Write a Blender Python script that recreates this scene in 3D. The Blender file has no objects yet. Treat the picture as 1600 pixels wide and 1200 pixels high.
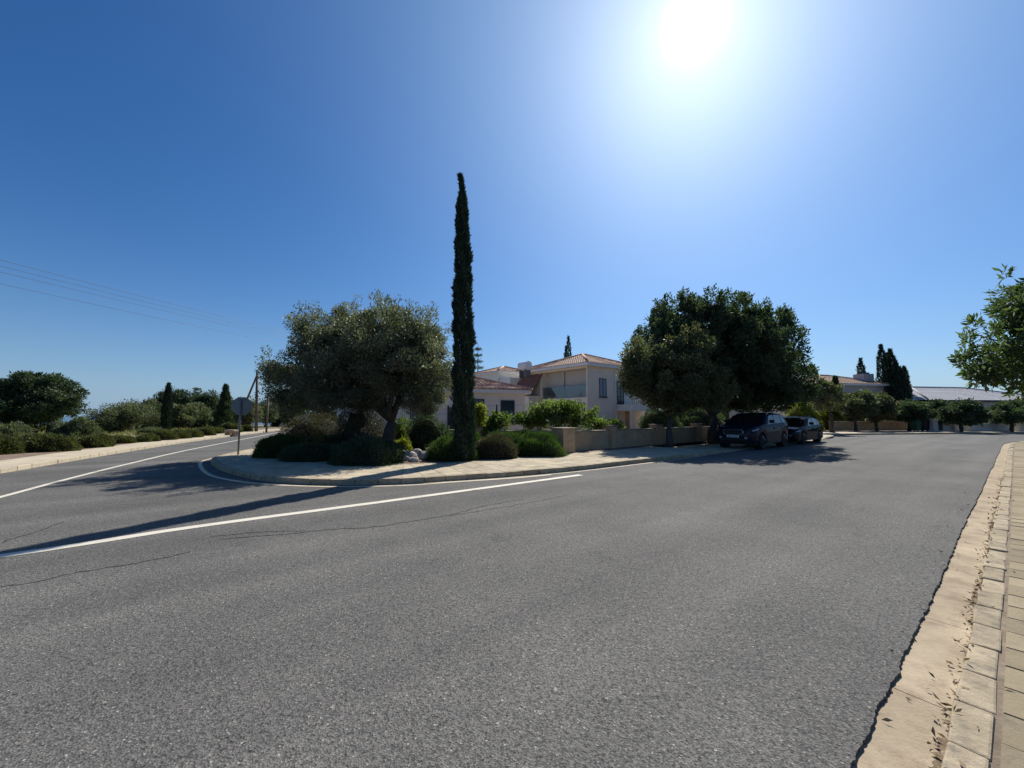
import bpy, bmesh, math, random
import numpy as np
from mathutils import Vector, Matrix

rnd = random.Random(7)
rng = np.random.default_rng(7)
R = math.radians
sc = bpy.context.scene
col = sc.collection

# ------------------------------------------------------------------ camera
CAM_H, FOC, HOR = 1.5, 620.0, 650.0            # metres, pixels of a 1600 px wide frame
PITCH = math.atan((HOR - 600) / FOC)
cam = bpy.data.objects.new('camera', bpy.data.cameras.new('camera'))
col.objects.link(cam)
cam.location = (0, 0, CAM_H)
cam.rotation_euler = (math.pi / 2 + PITCH, 0, 0)
cam.data.sensor_width = 36
cam.data.lens = 36 * FOC / 1600
cam.data.clip_start = 0.05
cam.data.clip_end = 60000
sc.camera = cam

# ------------------------------------------------------------------ sky, sun, exposure
SUN = Vector((0.3222, 0.6478, 0.6905)).normalized()
SUN_EL = math.asin(SUN.z)
SUN_AZ = math.atan2(SUN.x, SUN.y)
world = bpy.data.worlds.new('World')
sc.world = world
world.use_nodes = True
wn = world.node_tree
for n_ in list(wn.nodes):
    wn.nodes.remove(n_)
w_out = wn.nodes.new('ShaderNodeOutputWorld')
w_sky = wn.nodes.new('ShaderNodeTexSky')
w_sky.sky_type = 'NISHITA'
w_sky.sun_disc = False
w_sky.sun_elevation = SUN_EL
w_sky.sun_rotation = SUN_AZ
w_sky.altitude = 150
w_sky.air_density = 1.0
w_sky.dust_density = 0.7
w_sky.ozone_density = 3.0
w_bg = wn.nodes.new('ShaderNodeBackground')
w_bg.inputs['Strength'].default_value = 0.064
w_hs = wn.nodes.new('ShaderNodeHueSaturation')            # clear Mediterranean blue
w_hs.inputs['Saturation'].default_value = 1.30
wn.links.new(w_sky.outputs[0], w_hs.inputs['Color'])
w_tint = wn.nodes.new('ShaderNodeMix'); w_tint.data_type = 'RGBA'; w_tint.blend_type = 'MULTIPLY'
w_tint.inputs[0].default_value = 1.0; w_tint.inputs[7].default_value = (0.80, 0.95, 1.13, 1)
wn.links.new(w_hs.outputs[0], w_tint.inputs[6])
# pale blue air low above the horizon, the same all the way round
w_g0 = wn.nodes.new('ShaderNodeNewGeometry'); w_sx = wn.nodes.new('ShaderNodeSeparateXYZ')
wn.links.new(w_g0.outputs['Incoming'], w_sx.inputs[0])
w_ab = wn.nodes.new('ShaderNodeMath'); w_ab.operation = 'ABSOLUTE'; wn.links.new(w_sx.outputs['Z'], w_ab.inputs[0])
w_m1 = wn.nodes.new('ShaderNodeMath'); w_m1.operation = 'MULTIPLY'; w_m1.inputs[1].default_value = -9.0; wn.links.new(w_ab.outputs[0], w_m1.inputs[0])
w_ex = wn.nodes.new('ShaderNodeMath'); w_ex.operation = 'EXPONENT'; wn.links.new(w_m1.outputs[0], w_ex.inputs[0])
w_m2 = wn.nodes.new('ShaderNodeMath'); w_m2.operation = 'MULTIPLY'; w_m2.inputs[1].default_value = 0.75; wn.links.new(w_ex.outputs[0], w_m2.inputs[0])
w_hz = wn.nodes.new('ShaderNodeMix'); w_hz.data_type = 'RGBA'; w_hz.inputs[7].default_value = (3.3, 5.2, 8.2, 1)
wn.links.new(w_m2.outputs[0], w_hz.inputs[0]); wn.links.new(w_tint.outputs[2], w_hz.inputs[6])
wn.links.new(w_hz.outputs[2], w_bg.inputs['Color'])
# the sun itself and the bright air round it (radially even about the sun's direction)
w_geo = wn.nodes.new('ShaderNodeNewGeometry')
w_dot = wn.nodes.new('ShaderNodeVectorMath'); w_dot.operation = 'DOT_PRODUCT'
wn.links.new(w_geo.outputs['Incoming'], w_dot.inputs[0])
w_dot.inputs[1].default_value = (-SUN.x, -SUN.y, -SUN.z)
w_acos = wn.nodes.new('ShaderNodeMath'); w_acos.operation = 'ARCCOSINE'
w_cl = wn.nodes.new('ShaderNodeClamp')
w_cl.inputs['Min'].default_value = -1; w_cl.inputs['Max'].default_value = 0.9999999
wn.links.new(w_dot.outputs['Value'], w_cl.inputs['Value'])
wn.links.new(w_cl.outputs[0], w_acos.inputs[0])
def w_term(amp, width, power):
    d = wn.nodes.new('ShaderNodeMath'); d.operation = 'DIVIDE'; d.inputs[1].default_value = R(width)
    wn.links.new(w_acos.outputs[0], d.inputs[0])
    p = wn.nodes.new('ShaderNodeMath'); p.operation = 'POWER'; p.inputs[1].default_value = power
    wn.links.new(d.outputs[0], p.inputs[0])
    m = wn.nodes.new('ShaderNodeMath'); m.operation = 'MULTIPLY'; m.inputs[1].default_value = -1
    wn.links.new(p.outputs[0], m.inputs[0])
    e = wn.nodes.new('ShaderNodeMath'); e.operation = 'EXPONENT'
    wn.links.new(m.outputs[0], e.inputs[0])
    a = wn.nodes.new('ShaderNodeMath'); a.operation = 'MULTIPLY'; a.inputs[1].default_value = amp
    wn.links.new(e.outputs[0], a.inputs[0])
    return a
def w_add(a, b):
    s = wn.nodes.new('ShaderNodeMath'); s.operation = 'ADD'
    wn.links.new(a.outputs[0], s.inputs[0]); wn.links.new(b.outputs[0], s.inputs[1])
    return s
w_glow = w_term(0.185, 33.0, 2.3)
w_disc = w_add(w_term(4.0, 0.95, 1.1), w_term(0.20, 6.0, 1.0))
w_bg2 = wn.nodes.new('ShaderNodeBackground')
w_bg2.inputs['Color'].default_value = (0.48, 0.80, 1.0, 1)
w_bg3 = wn.nodes.new('ShaderNodeBackground'); w_bg3.inputs['Color'].default_value = (1.0, 0.98, 0.95, 1)
wn.links.new(w_disc.outputs[0], w_bg3.inputs['Strength'])
wn.links.new(w_glow.outputs[0], w_bg2.inputs['Strength'])
w_sum = wn.nodes.new('ShaderNodeAddShader')
wn.links.new(w_bg.outputs[0], w_sum.inputs[0]); wn.links.new(w_bg2.outputs[0], w_sum.inputs[1])
w_sum2 = wn.nodes.new('ShaderNodeAddShader')
wn.links.new(w_sum.outputs[0], w_sum2.inputs[0]); wn.links.new(w_bg3.outputs[0], w_sum2.inputs[1])
wn.links.new(w_sum2.outputs[0], w_out.inputs['Surface'])

sun_l = bpy.data.lights.new('sun', 'SUN')
sun_l.energy = 5.0
sun_l.angle = R(0.53)
sun_l.color = (1.0, 0.955, 0.88)
sun_o = bpy.data.objects.new('sun', sun_l)
col.objects.link(sun_o)
sun_o.rotation_euler = SUN.to_track_quat('Z', 'Y').to_euler()

vs = sc.view_settings
vs.view_transform = 'Standard'; vs.look = 'None'; vs.gamma = 1; vs.exposure = 0.42
vs.use_curve_mapping = False
sc.render.engine = 'CYCLES'
sc.cycles.use_denoising = True
sc.cycles.max_bounces = 6
sc.cycles.transparent_max_bounces = 8
sc.cycles.sample_clamp_indirect = 6

# ------------------------------------------------------------------ layout helpers
CP, SP = math.cos(PITCH), math.sin(PITCH)
def ray(x, y):
    u = (x - 800) / FOC; v = (600 - y) / FOC
    return u, CP - v * SP, SP + v * CP
def gp(x, y, z=0.0):                       # survey point: photo pixel -> point on level ground
    r = ray(x, y); t = (z - CAM_H) / r[2]
    return Vector((r[0] * t, r[1] * t, z))
def at(x, y, Y):                           # survey point at a known distance
    r = ray(x, y); t = Y / r[1]
    return Vector((r[0] * t, Y, CAM_H + r[2] * t))
AM = R(51.7)                               # bearing of the main road
DM = Vector((math.sin(AM), math.cos(AM), 0)); NM = Vector((-DM.y, DM.x, 0))
def mr(s, t, z=0.0):                       # main road coordinates: along, across
    return DM * s + NM * t + Vector((0, 0, z))

# ------------------------------------------------------------------ object helpers
def tag(o, label=None, cat=None, group=None, kind=None):
    if label: o['label'] = label
    if cat: o['category'] = cat
    if group: o['group'] = group
    if kind: o['kind'] = kind
    return o
def org(p):
    v = Vector((0, 0, 0))
    while p is not None:
        v += p.location; p = p.parent
    return v
def thing(name, label, cat, loc, group=None):
    o = bpy.data.objects.new(name, None)
    o.empty_display_size = 0.2
    col.objects.link(o)
    o.location = loc
    return tag(o, label, cat, group)
def link(name, me, mat, parent=None, loc=None, smooth=False):
    for m in (mat if isinstance(mat, (list, tuple)) else [mat]):
        me.materials.append(m)
    o = bpy.data.objects.new(name, me)
    col.objects.link(o)
    o.parent = parent
    if loc is not None:
        o.location = loc
    if smooth:
        me.polygons.foreach_set('use_smooth', [True] * len(me.polygons))
    return o
class MB:                                  # collects world-space faces, builds ONE mesh object
    def __init__(s): s.v = []; s.f = []; s.m = []
    def add(s, vs_, fs, mi=0):
        b = len(s.v); s.v += [Vector(q) for q in vs_]
        s.f += [[i + b for i in f] for f in fs]; s.m += [mi] * len(fs)
        return s
    def box(s, o, ex, ey, x0, x1, y0, y1, z0, z1, mi=0):
        o = Vector(o)
        P = lambda x, y, z: o + ex * x + ey * y + Vector((0, 0, z))
        vs_ = [P(x0, y0, z0), P(x1, y0, z0), P(x1, y1, z0), P(x0, y1, z0), P(x0, y0, z1), P(x1, y0, z1), P(x1, y1, z1), P(x0, y1, z1)]
        return s.add(vs_, [(3, 2, 1, 0), (4, 5, 6, 7), (0, 1, 5, 4), (1, 2, 6, 5), (2, 3, 7, 6), (3, 0, 4, 7)], mi)
    def tube(s, pts, rad, n=8, caps=True, mi=0, jit=0.0):
        pts = [Vector(p) for p in pts]; rings = []
        for i, p in enumerate(pts):
            d = (pts[min(i + 1, len(pts) - 1)] - pts[max(i - 1, 0)]).normalized()
            a = d.cross(Vector((0, 0, 1)))
            if a.length < 1e-3: a = Vector((1, 0, 0))
            a.normalize(); b = d.cross(a).normalized()
            r = rad[i] if isinstance(rad, (list, tuple)) else rad
            rings.append([p + (a * math.cos(2 * math.pi * k / n) + b * math.sin(2 * math.pi * k / n)) * r * (1 + (rnd.uniform(-jit, jit) if jit else 0)) for k in range(n)])
        vs_ = [q for r_ in rings for q in r_]; fs = []
        for i in range(len(pts) - 1):
            for k in range(n):
                fs.append((i * n + k, i * n + (k + 1) % n, (i + 1) * n + (k + 1) % n, (i + 1) * n + k))
        if caps:
            fs.append(tuple(range(n))[::-1]); fs.append(tuple((len(pts) - 1) * n + k for k in range(n)))
        return s.add(vs_, fs, mi)
    def build(s, name, mat, parent=None, smooth=False, loc=None, bevel=0.0):
        off = org(parent) if parent is not None else Vector((0, 0, 0))
        if loc is not None: off = off + Vector(loc)
        me = bpy.data.meshes.new(name)
        me.from_pydata([tuple(q - off) for q in s.v], [], s.f)
        me.polygons.foreach_set('material_index', s.m)
        if bevel:
            bm = bmesh.new(); bm.from_mesh(me)
            bmesh.ops.remove_doubles(bm, verts=bm.verts, dist=1e-5)
            bmesh.ops.bevel(bm, geom=bm.edges[:], offset=bevel, segments=1, affect='EDGES', profile=0.6)
            bm.to_mesh(me); bm.free()
        me.update()
        return link(name, me, mat, parent, loc, smooth)
def np_mesh(name, V, F, tint=None):
    me = bpy.data.meshes.new(name)
    k = F.shape[1]
    me.vertices.add(len(V)); me.vertices.foreach_set('co', np.ascontiguousarray(V, dtype=np.float32).ravel())
    me.loops.add(F.size); me.loops.foreach_set('vertex_index', F.astype(np.int32).ravel())
    me.polygons.add(len(F))
    me.polygons.foreach_set('loop_start', np.arange(0, F.size, k, dtype=np.int32))
    me.polygons.foreach_set('loop_total', np.full(len(F), k, dtype=np.int32))
    if tint is not None:
        a = me.attributes.new('tint', 'FLOAT', 'POINT'); a.data.foreach_set('value', tint.astype(np.float32))
    me.update(calc_edges=True)
    return me
X_, Y_ = Vector((1, 0, 0)), Vector((0, 1, 0))

# ------------------------------------------------------------------ materials
def nodes(name):
    m = bpy.data.materials.new(name); m.use_nodes = True
    nt = m.node_tree; b = nt.nodes['Principled BSDF']
    return m, nt, b
def nn(nt, t, **kw):
    x = nt.nodes.new(t)
    for k, v in kw.items(): setattr(x, k, v)
    return x
def ramp(nt, src, stops):
    r = nn(nt, 'ShaderNodeValToRGB'); nt.links.new(src, r.inputs[0])
    e = r.color_ramp.elements
    while len(e) < len(stops): e.new(0.5)
    for q, (p, c) in zip(e, stops):
        q.position = p; q.color = (c[0], c[1], c[2], 1)
    return r
def mixc(nt, fac, a, b, mode='MIX'):
    m = nn(nt, 'ShaderNodeMix', data_type='RGBA', blend_type=mode)
    for sock, v in ((m.inputs[0], fac), (m.inputs[6], a), (m.inputs[7], b)):
        if isinstance(v, (int, float)): sock.default_value = v
        elif isinstance(v, (tuple, list)): sock.default_value = (*v[:3], 1)
        else: nt.links.new(v, sock)
    return m.outputs[2]
def noise(nt, pos, scale, detail=4, rough=0.6, stretch=None):
    if stretch:
        mp = nn(nt, 'ShaderNodeMapping'); nt.links.new(pos, mp.inputs[0]); mp.inputs['Scale'].default_value = stretch; pos = mp.outputs[0]
    x = nn(nt, 'ShaderNodeTexNoise'); nt.links.new(pos, x.inputs['Vector'])
    x.inputs['Scale'].default_value = scale; x.inputs['Detail'].default_value = detail; x.inputs['Roughness'].default_value = rough
    return x.outputs['Fac']
def plain(name, c, rough=0.6, metal=0.0, var=0.15, scale=3.0, bump=0.0, bscale=40.0, spec=0.4, obj_var=0.0, dirt=None, coat=0.0):
    m, nt, b = nodes(name)
    g = nn(nt, 'ShaderNodeNewGeometry').outputs['Position']
    f = noise(nt, g, scale, 5, 0.65)
    lo = tuple(max(0, q * (1 - var)) for q in c); hi = tuple(min(1, q * (1 + var)) for q in c)
    out = ramp(nt, f, [(0.3, lo), (0.7, hi)]).outputs[0]
    if dirt:
        f2 = noise(nt, g, dirt[1], 6, 0.7)
        fr = ramp(nt, f2, [(0.5, (0, 0, 0)), (0.75, (1, 1, 1))]).outputs[0]
        out = mixc(nt, fr, out, dirt[0])
    if obj_var:
        oi = nn(nt, 'ShaderNodeObjectInfo')
        r = ramp(nt, oi.outputs['Random'], [(0, (1 - obj_var,) * 3), (1, (1 + obj_var,) * 3)])
        out = mixc(nt, 1.0, out, r.outputs[0], 'MULTIPLY')
    nt.links.new(out, b.inputs['Base Color'])
    b.inputs['Roughness'].default_value = rough; b.inputs['Metallic'].default_value = metal
    b.inputs['Specular IOR Level'].default_value = spec
    b.inputs['Coat Weight'].default_value = coat
    b.inputs['Coat Roughness'].default_value = 0.04
    if bump:
        h = noise(nt, g, bscale, 5, 0.7)
        bp = nn(nt, 'ShaderNodeBump'); bp.inputs['Strength'].default_value = bump; bp.inputs['Distance'].default_value = 0.01
        nt.links.new(h, bp.inputs['Height']); nt.links.new(bp.outputs[0], b.inputs['Normal'])
    return m
def leafmat(name, lo, hi, trans=0.35, rough=0.55, spec=0.3, tcol=1.5):
    m, nt, b = nodes(name)
    a = nn(nt, 'ShaderNodeAttribute', attribute_name='tint')
    r = ramp(nt, a.outputs['Fac'], [(0.0, lo), (1.0, hi)])
    nt.links.new(r.outputs[0], b.inputs['Base Color'])
    b.inputs['Roughness'].default_value = rough; b.inputs['Specular IOR Level'].default_value = spec
    t = nn(nt, 'ShaderNodeBsdfTranslucent')
    tc = mixc(nt, 1.0, r.outputs[0], (tcol, tcol * 1.15, tcol * 0.55), 'MULTIPLY')
    nt.links.new(tc, t.inputs['Color'])
    mx = nn(nt, 'ShaderNodeMixShader'); mx.inputs[0].default_value = trans
    nt.links.new(b.outputs[0], mx.inputs[1]); nt.links.new(t.outputs[0], mx.inputs[2])
    nt.links.new(mx.outputs[0], nt.nodes['Material Output'].inputs['Surface'])
    return m
def asphalt():
    m, nt, b = nodes('asphalt')
    g = nn(nt, 'ShaderNodeNewGeometry').outputs['Position']
    v = nn(nt, 'ShaderNodeTexVoronoi'); v.inputs['Scale'].default_value = 120; nt.links.new(g, v.inputs['Vector'])
    sep = nn(nt, 'ShaderNodeSeparateColor'); nt.links.new(v.outputs['Color'], sep.inputs[0])
    stone = ramp(nt, sep.outputs[0], [(0.0, (0.040, 0.040, 0.041)), (0.30, (0.075, 0.075, 0.074)), (0.80, (0.112, 0.110, 0.106)), (0.985, (0.135, 0.132, 0.125)), (0.998, (0.27, 0.26, 0.24))])
    f = noise(nt, g, 38, 5, 0.75)
    out = mixc(nt, 0.85, stone.outputs[0], ramp(nt, f, [(0.34, (0.36, 0.36, 0.37)), (0.50, (1, 1, 1)), (0.72, (1.22, 1.21, 1.19))]).outputs[0], 'MULTIPLY')
    f3 = noise(nt, g, 0.55, 5, 0.6)
    out = mixc(nt, 1.0, out, ramp(nt, f3, [(0.3, (1.16, 1.13, 1.08)), (0.7, (1.58, 1.53, 1.44))]).outputs[0], 'MULTIPLY')
    # faint lengthwise bands left by traffic
    mp = nn(nt, 'ShaderNodeMapping'); nt.links.new(g, mp.inputs[0]); mp.inputs['Rotation'].default_value = (0, 0, -(math.pi / 2 - AM))
    f4 = noise(nt, mp.outputs[0], 1.0, 3, 0.5, (0.05, 0.9, 1))
    out = mixc(nt, 1.0, out, ramp(nt, f4, [(0.35, (0.84, 0.84, 0.85)), (0.65, (1.14, 1.14, 1.13))]).outputs[0], 'MULTIPLY')
    f5 = noise(nt, g, 1.7, 6, 0.75)                     # old oil and dust stains
    out = mixc(nt, 1.0, out, ramp(nt, f5, [(0.28, (0.72, 0.72, 0.73)), (0.42, (1, 1, 1)), (0.66, (1, 1, 1)), (0.8, (1.12, 1.10, 1.05))]).outputs[0], 'MULTIPLY')
    nt.links.new(out, b.inputs['Base Color'])
    b.inputs['Roughness'].default_value = 0.9; b.inputs['Specular IOR Level'].default_value = 0.16
    h = nn(nt, 'ShaderNodeMath', operation='ADD'); nt.links.new(f, h.inputs[0]); nt.links.new(v.outputs['Distance'], h.inputs[1])
    bp = nn(nt, 'ShaderNodeBump'); bp.inputs['Strength'].default_value = 0.55; bp.inputs['Distance'].default_value = 0.008
    nt.links.new(h.outputs[0], bp.inputs['Height']); nt.links.new(bp.outputs[0], b.inputs['Normal'])
    return m
def paint(name, c, wear=0.45):
    m, nt, b = nodes(name)
    g = nn(nt, 'ShaderNodeNewGeometry').outputs['Position']
    f = noise(nt, g, 30, 6, 0.8); f2 = noise(nt, g, 3, 4, 0.6)
    s = nn(nt, 'ShaderNodeMath', operation='ADD'); nt.links.new(f, s.inputs[0]); nt.links.new(f2, s.inputs[1])
    hf = nn(nt, 'ShaderNodeMath', operation='MULTIPLY'); hf.inputs[1].default_value = 0.5; nt.links.new(s.outputs[0], hf.inputs[0])
    w = ramp(nt, hf.outputs[0], [(0.0, (0, 0, 0)), (1.0, (1, 1, 1))]); w.color_ramp.elements[0].position = 0.46 + 0.10 * (1 - wear); w.color_ramp.elements[1].position = 0.78
    out = mixc(nt, w.outputs[0], c, (0.13, 0.125, 0.115))
    nt.links.new(out, b.inputs['Base Color']); b.inputs['Roughness'].default_value = 0.75
    bp = nn(nt, 'ShaderNodeBump'); bp.inputs['Strength'].default_value = 0.35; bp.inputs['Distance'].default_value = 0.006
    nt.links.new(f, bp.inputs['Height']); nt.links.new(bp.outputs[0], b.inputs['Normal'])
    return m
def glass(name, c=(0.02, 0.025, 0.03), rough=0.05, spec=0.6):
    m, nt, b = nodes(name)
    b.inputs['Base Color'].default_value = (*c, 1); b.inputs['Roughness'].default_value = rough; b.inputs['Specular IOR Level'].default_value = spec
    return m
def clear_glass(name):
    m, nt, b = nodes(name)
    t = nn(nt, 'ShaderNodeBsdfTransparent'); t.inputs[0].default_value = (0.70, 0.75, 0.76, 1)
    gl = nn(nt, 'ShaderNodeBsdfGlossy'); gl.inputs['Roughness'].default_value = 0.03
    mx = nn(nt, 'ShaderNodeMixShader'); mx.inputs[0].default_value = 0.10
    nt.links.new(t.outputs[0], mx.inputs[1]); nt.links.new(gl.outputs[0], mx.inputs[2])
    nt.links.new(mx.outputs[0], nt.nodes['Material Output'].inputs['Surface'])
    return m
M = dict(
    asphalt=asphalt(),
    crack=plain('crack', (0.012, 0.012, 0.012), 0.95, scale=8),
    white_paint=paint('road_paint', (0.60, 0.55, 0.45), 0.45),
    yellow_paint=paint('kerb_line_paint', (0.52, 0.44, 0.31), 0.6),
    concrete=plain('gutter_concrete', (0.365, 0.295, 0.205), 0.9, spec=0.1, var=0.24, scale=2.2, bump=0.5, bscale=45, obj_var=0.06, dirt=((0.23, 0.17, 0.12), 5)),
    kerb=plain('kerb_concrete', (0.37, 0.305, 0.21), 0.9, spec=0.08, var=0.22, scale=6, bump=0.8, bscale=35, obj_var=0.14, dirt=((0.17, 0.15, 0.12), 9)),
    slab=plain('paving_slab', (0.29, 0.238, 0.155), 0.9, spec=0.1, var=0.18, scale=3, bump=0.6, bscale=40, obj_var=0.17, dirt=((0.17, 0.15, 0.11), 6)),
    slab_pale=plain('paving_slab_pale', (0.43, 0.365, 0.26), 0.9, spec=0.1, var=0.14, scale=3, bump=0.5, bscale=40, obj_var=0.13, dirt=((0.24, 0.215, 0.17), 4)),
    joint=plain('joint_sand', (0.19, 0.145, 0.10), 0.95, var=0.35, scale=9, bump=0.6),
    grit=plain('gutter_grit', (0.21, 0.155, 0.105), 0.95, var=0.5, scale=30, bump=1.0, bscale=80, spec=0.1),
    pale_pave=plain('pale_pavement', (0.45, 0.385, 0.28), 0.9, spec=0.1, var=0.13, scale=1.2, bump=0.4, dirt=((0.3, 0.26, 0.2), 2)),
    soil=plain('soil', (0.17, 0.115, 0.08), 0.95, var=0.35, scale=2.5, bump=1.0, bscale=14, dirt=((0.25, 0.19, 0.14), 3)),
    earth=plain('dry_grass_earth', (0.15, 0.135, 0.07), 0.95, var=0.4, scale=0.35, bump=0.8, bscale=6, dirt=((0.07, 0.085, 0.03), 0.5)),
    rock=plain('garden_rock', (0.36, 0.33, 0.30), 0.9, var=0.3, scale=6, bump=0.9, bscale=18, obj_var=0.15),
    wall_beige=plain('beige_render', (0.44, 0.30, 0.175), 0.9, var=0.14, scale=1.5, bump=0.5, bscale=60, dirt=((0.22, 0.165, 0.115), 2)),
    wall_cap=plain('wall_cap', (0.27, 0.215, 0.155), 0.85, var=0.15, scale=4, bump=0.4),
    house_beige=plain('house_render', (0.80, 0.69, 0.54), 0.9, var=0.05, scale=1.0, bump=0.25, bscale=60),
    house_white=plain('house_white', (0.76, 0.74, 0.67), 0.9, var=0.05, scale=1.0, bump=0.2, bscale=60),
    house_grey=plain('far_house_render', (0.42, 0.40, 0.39), 0.9, var=0.06, scale=1.0),
    loggia=plain('loggia_shade_tone', (0.50, 0.45, 0.39), 0.9, var=0.05, scale=1.0),  # villa render with the recess's shade put into the colour
    mauve=plain('brown_tile_slope', (0.21, 0.10, 0.08), 0.85, var=0.2, scale=4, bump=0.5),
    fascia=plain('fascia_white', (0.78, 0.77, 0.73), 0.7, var=0.04),
    tile=plain('roof_tile', (0.46, 0.295, 0.21), 0.85, var=0.35, scale=5, bump=0.4, dirt=((0.30, 0.21, 0.16), 3)),
    tile_far=plain('far_roof_tile', (0.33, 0.235, 0.18), 0.95, spec=0.08, var=0.2, scale=2),
    slate=plain('grey_roof', (0.38, 0.38, 0.40), 0.95, spec=0.08, var=0.1, scale=1.5),
    dark_metal=plain('dark_metal', (0.03, 0.03, 0.033), 0.5, 0.3, var=0.2),
    frame=plain('window_frame', (0.035, 0.04, 0.05), 0.45, var=0.15),
    pane=glass('window_pane', (0.03, 0.05, 0.07)),
    curtain=plain('curtain', (0.22, 0.27, 0.32), 0.5, var=0.1, spec=0.6),
    balustrade=clear_glass('balustrade_glass'),
    tank=plain('white_tank', (0.78, 0.78, 0.76), 0.45, var=0.05),
    galv=plain('galvanised', (0.22, 0.22, 0.22), 0.5, 0.5, var=0.2, scale=8),
    sign_back=plain('sign_back', (0.21, 0.21, 0.205), 0.5, 0.4, var=0.12, scale=6),
    pole_wood=plain('pole_wood', (0.13, 0.10, 0.08), 0.85, var=0.25, scale=9, bump=0.5),
    cable=plain('cable', (0.04, 0.045, 0.05), 0.6),
    bark=plain('bark', (0.055, 0.047, 0.038), 0.95, var=0.4, scale=9, bump=1.0, bscale=26),
    bark_pale=plain('carob_bark', (0.085, 0.07, 0.058), 0.95, var=0.4, scale=9, bump=1.0, bscale=22),
    twig=plain('shrub_core', (0.025, 0.026, 0.015), 0.95, var=0.5, scale=14),
    olive=leafmat('olive_leaf', (0.046, 0.056, 0.036), (0.195, 0.195, 0.14), 0.34, 0.5, 0.35),
    carob=leafmat('carob_leaf', (0.026, 0.044, 0.026), (0.088, 0.118, 0.066), 0.32, 0.65, 0.18),
    backlit=leafmat('roadside_leaf', (0.036, 0.06, 0.026), (0.115, 0.15, 0.066), 0.36, 0.65, 0.15),
    mixed=leafmat('brown_green_leaf', (0.045, 0.050, 0.026), (0.165, 0.165, 0.085), 0.3),
    cypress=leafmat('cypress_spray', (0.016, 0.030, 0.022), (0.050, 0.078, 0.052), 0.12, 0.7, 0.15),
    pine=leafmat('pine_needle', (0.022, 0.038, 0.022), (0.08, 0.112, 0.055), 0.22, 0.6, 0.2),
    grove=leafmat('grove_leaf', (0.042, 0.054, 0.030), (0.17, 0.18, 0.105), 0.3, 0.6, 0.25),
    hedge=leafmat('hedge_leaf', (0.026, 0.034, 0.013), (0.13, 0.135, 0.052), 0.28, 0.6, 0.25),
    mound=leafmat('green_mound_leaf', (0.018, 0.036, 0.011), (0.075, 0.125, 0.034), 0.32, 0.6, 0.2),
    dull=leafmat('dull_shrub_leaf', (0.026, 0.028, 0.018), (0.10, 0.085, 0.055), 0.25),
    vine=leafmat('vine_leaf', (0.045, 0.075, 0.018), (0.18, 0.225, 0.065), 0.42, 0.6, 0.2),
    yellow=leafmat('yellow_green_leaf', (0.09, 0.11, 0.015), (0.26, 0.26, 0.035), 0.45),
    grass=leafmat('dry_grass', (0.12, 0.12, 0.04), (0.28, 0.25, 0.11), 0.3),
    litter=leafmat('fallen_leaf', (0.05, 0.032, 0.018), (0.34, 0.24, 0.13), 0.1),
    navy=plain('navy_car_paint', (0.012, 0.016, 0.030), 0.5, 0.0, var=0.05, spec=0.0, coat=0.28),
    black_car=plain('black_car_paint', (0.010, 0.012, 0.016), 0.5, 0.0, var=0.05, spec=0.0, coat=0.28),
    car_glass=glass('car_glass', (0.008, 0.012, 0.014), 0.02, 0.45),
    rubber=plain('rubber', (0.018, 0.018, 0.018), 0.85),
    alloy=plain('alloy', (0.30, 0.30, 0.31), 0.35, 0.8, var=0.05),
    chrome=plain('chrome', (0.65, 0.65, 0.67), 0.15, 1.0, var=0.02),
    lamp=glass('lamp_glass', (0.30, 0.32, 0.34), 0.08),
    plastic=plain('black_plastic', (0.015, 0.015, 0.016), 0.6, var=0.1),
    plate=plain('number_plate', (0.62, 0.62, 0.60), 0.5, var=0.03),
    plate_mark=plain('plate_mark', (0.03, 0.03, 0.03), 0.6),
    bin_green=plain('bin_green', (0.015, 0.075, 0.045), 0.5, var=0.1),
    bin_dark=plain('bin_dark', (0.022, 0.024, 0.028), 0.5, var=0.1),
    cabinet=plain('cabinet_grey', (0.50, 0.49, 0.47), 0.6, var=0.08),
    white_wall=plain('white_garden_wall', (0.52, 0.50, 0.48), 0.9, var=0.07, scale=1.5),
    bench=plain('stone_block', (0.46, 0.33, 0.20), 0.85, var=0.2, scale=4, bump=0.5),
    sea=plain('sea_water', (0.05, 0.09, 0.13), 0.25, var=0.05, scale=0.01),
)

# ------------------------------------------------------------------ setting: terrain, sea, road
def disc(name, z_fn, radii, mat, nseg=96):
    mb = MB(); vs_ = [(0, 0, z_fn(0))]
    for r in radii:
        for k in range(nseg):
            a = 2 * math.pi * k / nseg
            vs_.append((r * math.cos(a), r * math.sin(a), z_fn(r)))
    fs = [(0, 1 + k, 1 + (k + 1) % nseg) for k in range(nseg)]
    for i in range(len(radii) - 1):
        a, b = 1 + i * nseg, 1 + (i + 1) * nseg
        fs += [(a + k, b + k, b + (k + 1) % nseg, a + (k + 1) % nseg) for k in range(nseg)]
    mb.add(vs_, fs)
    return tag(mb.build(name, mat, smooth=True), kind='structure')
disc('ground', lambda r: -0.15 if r < 75 else -0.15 - min(45, (r - 75) * 0.09), [30, 60, 75, 90, 120, 180, 260, 400, 700], M['earth'])
disc('sea', lambda r: -38.0, [350, 700, 1500, 4000, 10000, 40000], M['sea'])

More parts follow.
